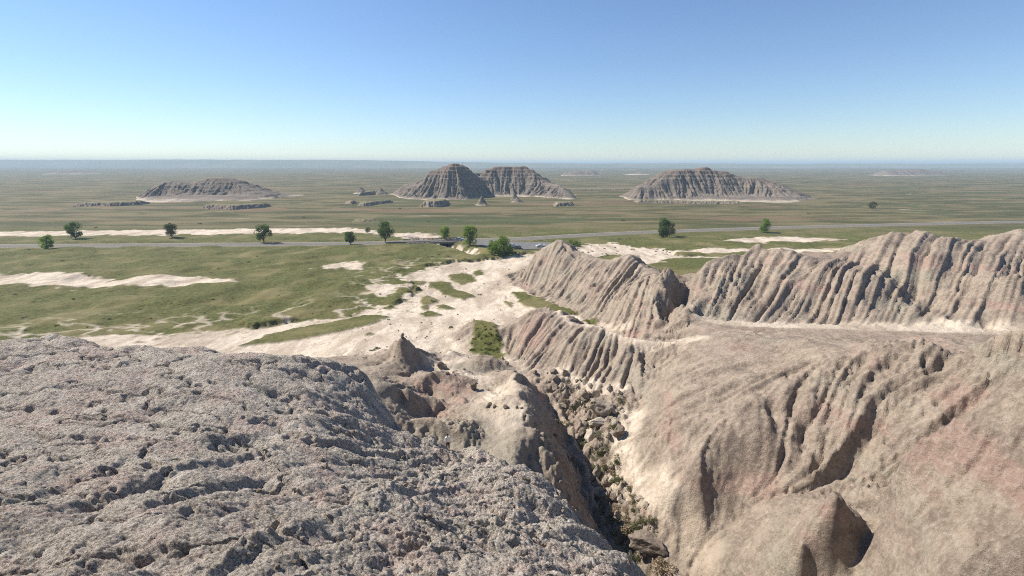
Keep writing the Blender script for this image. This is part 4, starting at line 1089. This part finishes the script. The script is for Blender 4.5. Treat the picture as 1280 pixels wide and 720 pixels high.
rock(772, 545, 20, 'dark jagged boulder below the right end of the slab', None, rock_d, (1, .8, .8), 5)
rock(744, 600, 17, 'tall tilted grey boulder leaning beside the gully cleft', None, rock_m, (.7, .6, 1.35), 6, .2, (.1, .35, .3))
rock(757, 606, 13, 'grey boulder next to the tall tilted one', None, rock_m, (.9, .7, 1.), 7)
rock(748, 620, 20, 'broad grey boulder in midstream of the gully below the tilted one', None, rock_m, (1, .8, .7), 0)
rock(768, 624, 15, 'brown boulder right of the midstream boulder', None, rock_d, (1, .8, .7), 3)
rock(787, 706, 10, 'narrow pale spire standing upright near the bottom of the gully', None, rock_p, (.62, .5, 2.2), 2, .1, (.05, -.08, .4))
rock(811, 690, 44, 'large brown ledge overhanging the dark hollow at the bottom of the gully', None, rock_d, (1, .7, .62), 5, .15, (0, .15, -.3))
rock(800, 626, 12, 'cracked boulder beside the pale path at the gully edge', None, rock_m)
rock(807, 634, 11, 'cracked boulder just below another beside the pale path', None, rock_m)
rock(693, 467, 10, 'dark boulder at the head of the gully under the fluted ridge', None, rock_d)
rock(668, 467, 8, 'small dark boulder at the top left tip of the gully', None, rock_d)
rock(695, 488, 12, 'brown boulder on the shaded side of the gully head', None, rock_d)
FL = 'rubble boulders on the gully floor'
n_ = 0
while n_ < 90:
    px, py = random.uniform(655, 840), random.uniform(462, 715)
    if not inpoly(px, py, poly): continue
    s_ = random.choice([2.5, 3, 4, 5, 6, 7, 9]) * (1 + (py - 460) / 350)
    rock(px, py, s_, 'small to middling boulder in the jumbled rubble filling the gully', FL, sz=(1, random.uniform(.6, .9), random.uniform(.5, .95))); n_ += 1
# single blocks on the clay bench
rock(591.5, 487, 11, 'squat brown boulder forming the foot of the balanced rock on the clay bench', None, rock_d, (.8, .8, .9), 1, .0)
b0 = bpy.data.objects[-1] if False else None
p_, t_ = hit(591.5, 487)
rock(0, 0, 12.5, 'capstone balanced on the squat brown boulder', None, rock_d, (1, .85, .5), 4, 0, (0.05, .05, .4), pos=(p_[0], p_[1], p_[2] + .85))
rock(611, 508, 12, 'dark flat block lying on the clay bench left of a squarer one', None, rock_d, (1, .6, .5), 3)
rock(618, 509.5, 6, 'small chip between the two dark blocks on the bench', None, rock_d)
rock(631.5, 510, 9, 'square dark block on the clay bench right of the flat one', None, rock_d, (1, .8, .7), 5)
rock(553, 461, 15, 'large tilted square block on the pale clay behind the fluted low ridge', None, rock_d, (1, .8, .75), 1, .15, (.3, .3, .5))
rock(540.5, 471, 9, 'boulder perched on the crest of the low fluted ridge', None, rock_d, (1, .8, .8), 6)
rock(558.5, 467.5, 5, 'small rock right of the tilted square block', None, rock_d); rock(567, 466.5, 5, 'small rock second to the right of the tilted square block', None, rock_d)
rock(580, 462, 4, 'tiny rock between the tilted block and the small fluted mound', None, rock_d)
rock(503, 422, 6, 'knob of rock on the very tip of the clay pinnacle', None, rock_d, (.9, .8, 1.2), 2, .3)
rock(646, 510, 5, 'small dark stone on the crest path above the gully, upper of two', None, rock_d); rock(652, 511, 4, 'small dark stone on the crest path above the gully, right one', None, rock_d); rock(655.5, 520, 4, 'small dark stone lower on the crest path', None, rock_d)
rock(633, 455, 8, 'brown stone where the little mound meets the gully head', None, rock_d); rock(628, 450, 7, 'paler stone behind the brown one by the little mound', None, rock_m)
ST = 'loose stones strewn over the pale wash and bench'
for _ in range(70):
    px, py = random.uniform(445, 660), random.uniform(330, 470)
    p, t = hit(px, py)
    if M.sample(grass, np.array([p[0]]), np.array([p[1]]))[0] > .3: continue
    rock(px, py, random.uniform(1.2, 2.6), 'loose small stone on the pale ground of the wash', ST, random.choice([rock_d, rock_m]), name='stone', pos=p)
CL = 'clods lying on the crumbled mound'
for _ in range(120):
    px, py = random.uniform(300, 800), random.uniform(500, 715)
    p, t = hit(px, py)
    if p[1] > 33 or G.sample(crumb, np.array([p[0]]), np.array([p[1]]))[0] < .9: continue
    rock(px, py, random.uniform(3, 7), 'rough clod of grey clay loose on the crumbled mound', CL, random.choice([rock_m, rock_p]), name='clod', pos=p, sink=.4)

# ------------------------------------------------------------------ the visitor
def skin_obj(name, verts, edges, radii, mat, parent, sub=2, root_i=0):
    me = bpy.data.meshes.new(name); me.from_pydata(verts, edges, []); o = bpy.data.objects.new(name, me); C.objects.link(o)
    if parent: o.parent = parent
    md = o.modifiers.new('skin', 'SKIN'); md.use_smooth_shade = True
    for i, r_ in enumerate(radii):
        sv = me.skin_vertices[0].data[i]; sv.radius = (r_, r_) if not isinstance(r_, tuple) else r_
        sv.use_root = (i == root_i)
    s_ = o.modifiers.new('sub', 'SUBSURF'); s_.levels = sub; s_.render_levels = sub
    me.materials.append(mat)
    dg = bpy.context.evaluated_depsgraph_get(); dg.update()
    ne = bpy.data.meshes.new_from_object(o.evaluated_get(dg)); o.modifiers.clear(); o.data = ne
    return o
skin = simple('skin', (.46, .29, .21), (.52, .34, .25), 5, 0, .6); white_cloth = simple('white_cotton', (.84, .84, .84), (.88, .88, .88), 6, .0)
dark_cloth = simple('dark_cloth', (.025, .025, .032), (.045, .045, .055), 6, .01); hair_m = simple('dark_hair', (.025, .018, .013), (.05, .035, .025), 12, .01, .6)
sole_m = simple('shoe', (.08, .08, .08), (.13, .13, .13), 8, 0)
pp = hit(560, 563, 39.)[0]; print('PERSON', pp)
pr = empty('person', pp, R(20), 'person in a white shirt and dark trousers standing alone on the clay slope', 'person')
HIPZ = .93
bv = [(0, 0, .95), (0, 0, 1.12), (0, .01, 1.32), (0, .01, 1.46), (0, 0, 1.53), (0, -.01, 1.60), (0, -.015, 1.68), (0, -.005, 1.75)]
be = [(i, i + 1) for i in range(7)]; brd = [(.15, .11), (.125, .095), (.155, .105), (.10, .08), .052, (.062, .07), (.078, .095), (.06, .075)]
for sx in (-1, 1):
    k = len(bv)
    bv += [(sx * .17, .01, 1.43), (sx * .235, .04, 1.16), (sx * .22, -.10, .95), (sx * .205, -.14, .90)]; be += [(3, k), (k, k + 1), (k + 1, k + 2), (k + 2, k + 3)]; brd += [.055, .043, .03, (.022, .034)]
    k2 = len(bv)
    for f, (dx, L_) in enumerate([(-.02, .07), (-.007, .085), (.008, .08), (.02, .065)]):
        q = len(bv); bv += [(sx * .205 + dx, -.165, .855), (sx * .205 + dx, -.175, .855 - L_ * .5), (sx * .205 + dx * 1.1, -.165, .855 - L_)]; be += [(k + 3, q), (q, q + 1), (q + 1, q + 2)]; brd += [.0095, .0085, .007]
    q = len(bv); bv += [(sx * .17, -.165, .885), (sx * .155, -.18, .85)]; be += [(k + 3, q), (q, q + 1)]; brd += [.011, .009]
    k = len(bv)
    bv += [(sx * .095, 0, .86), (sx * .11, -.02, .50), (sx * .12, .015, .10), (sx * .125, -.13, .035)]; be += [(0, k), (k, k + 1), (k + 1, k + 2), (k + 2, k + 3)]; brd += [.088, .058, .04, .034]
skin_obj('body', bv, be, brd, skin, pr, 1)
sv_ = [(0, 0, .90), (0, 0, 1.12), (0, .01, 1.32), (0, .01, 1.455), (0, 0, 1.49)]; se = [(0, 1), (1, 2), (2, 3), (3, 4)]; sr = [(.19, .14), (.165, .125), (.18, .13), (.12, .10), .07]
for sx in (-1, 1):
    k = len(sv_); sv_ += [(sx * .175, .01, 1.435), (sx * .24, .04, 1.17), (sx * .225, -.085, .97)]; se += [(3, k), (k, k + 1), (k + 1, k + 2)]; sr += [.078, .064, .05]
skin_obj('shirt', sv_, se, sr, white_cloth, pr, 2)
tv = [(0, 0, .96)]; te = []; tr_ = [(.165, .125)]
for sx in (-1, 1):
    k = len(tv); tv += [(sx * .095, 0, .84), (sx * .11, -.02, .50), (sx * .12, .015, .10)]; te += [(0, k), (k, k + 1), (k + 1, k + 2)]; tr_ += [.108, .08, .068]
skin_obj('trousers', tv, te, tr_, dark_cloth, pr, 2)
for sx in (-1, 1):
    skin_obj('shoe', [(sx * .12, .05, .045), (sx * .122, -.05, .045), (sx * .126, -.17, .035)], [(0, 1), (1, 2)], [(.05, .05), (.052, .05), (.046, .035)], sole_m, pr, 1)
b = BM(); bmesh.ops.create_uvsphere(b.b, u_segments=20, v_segments=14, radius=1)
for v in b.b.verts:
    x, y, z = v.co; f = 1.0
    if y < -.25 and z < .35: f = .80                        # leaves the face free
    if z < -.35: f *= .86
    f *= 1 + .04 * math.sin(9 * x + 5 * z)
    v.co = (x * .098 * f, y * .118 * f + .005, z * .118 * f)
hair = b.build('hair', hair_m, pr, True); hair.location = (0, .0, 1.715)
b = BM(); b.bar((0, -.10, 1.685), (0, -.125, 1.655), .009, 8, .016)
b.build('nose', skin, pr)
for sx in (-1, 1):
    b = BM(); bmesh.ops.create_uvsphere(b.b, u_segments=10, v_segments=8, radius=.011); e_ = b.build('eye', hair_m, pr); e_.location = (sx * .031, -.098, 1.69)
    b = BM(); bmesh.ops.create_uvsphere(b.b, u_segments=10, v_segments=8, radius=.026); e_ = b.build('ear', skin, pr); e_.location = (sx * .084, .0, 1.675); e_.scale = (.4, .7, 1.1)
b = BM(); b.box((0, -.100, 1.628), (.045, .012, .010), bev=.003); b.build('mouth', simple('lips', (.38, .17, .14), (.42, .2, .16), 6, 0), pr)

# ------------------------------------------------------------------ the air
bpy.ops.mesh.primitive_cube_add(size=1)
hz = bpy.context.active_object; hz.name = 'haze'; hz.data.name = 'haze'
hz.scale = (90000, 35500, 110); hz.location = (0, 35500 / 2 - 300, 110 / 2 - 24)
hm = bpy.data.materials.new('haze'); hm.use_nodes = True; n_t = hm.node_tree
n_t.nodes.remove(n_t.nodes['Principled BSDF']); pv = n_t.nodes.new('ShaderNodeVolumePrincipled')
pv.inputs['Color'].default_value = (.56, .73, .86, 1); pv.inputs['Density'].default_value = HAZE; pv.inputs['Anisotropy'].default_value = .0
n_t.links.new(pv.outputs[0], n_t.nodes['Material Output'].inputs['Volume']); hz.data.materials.append(hm); tag(hz, kind='stuff')
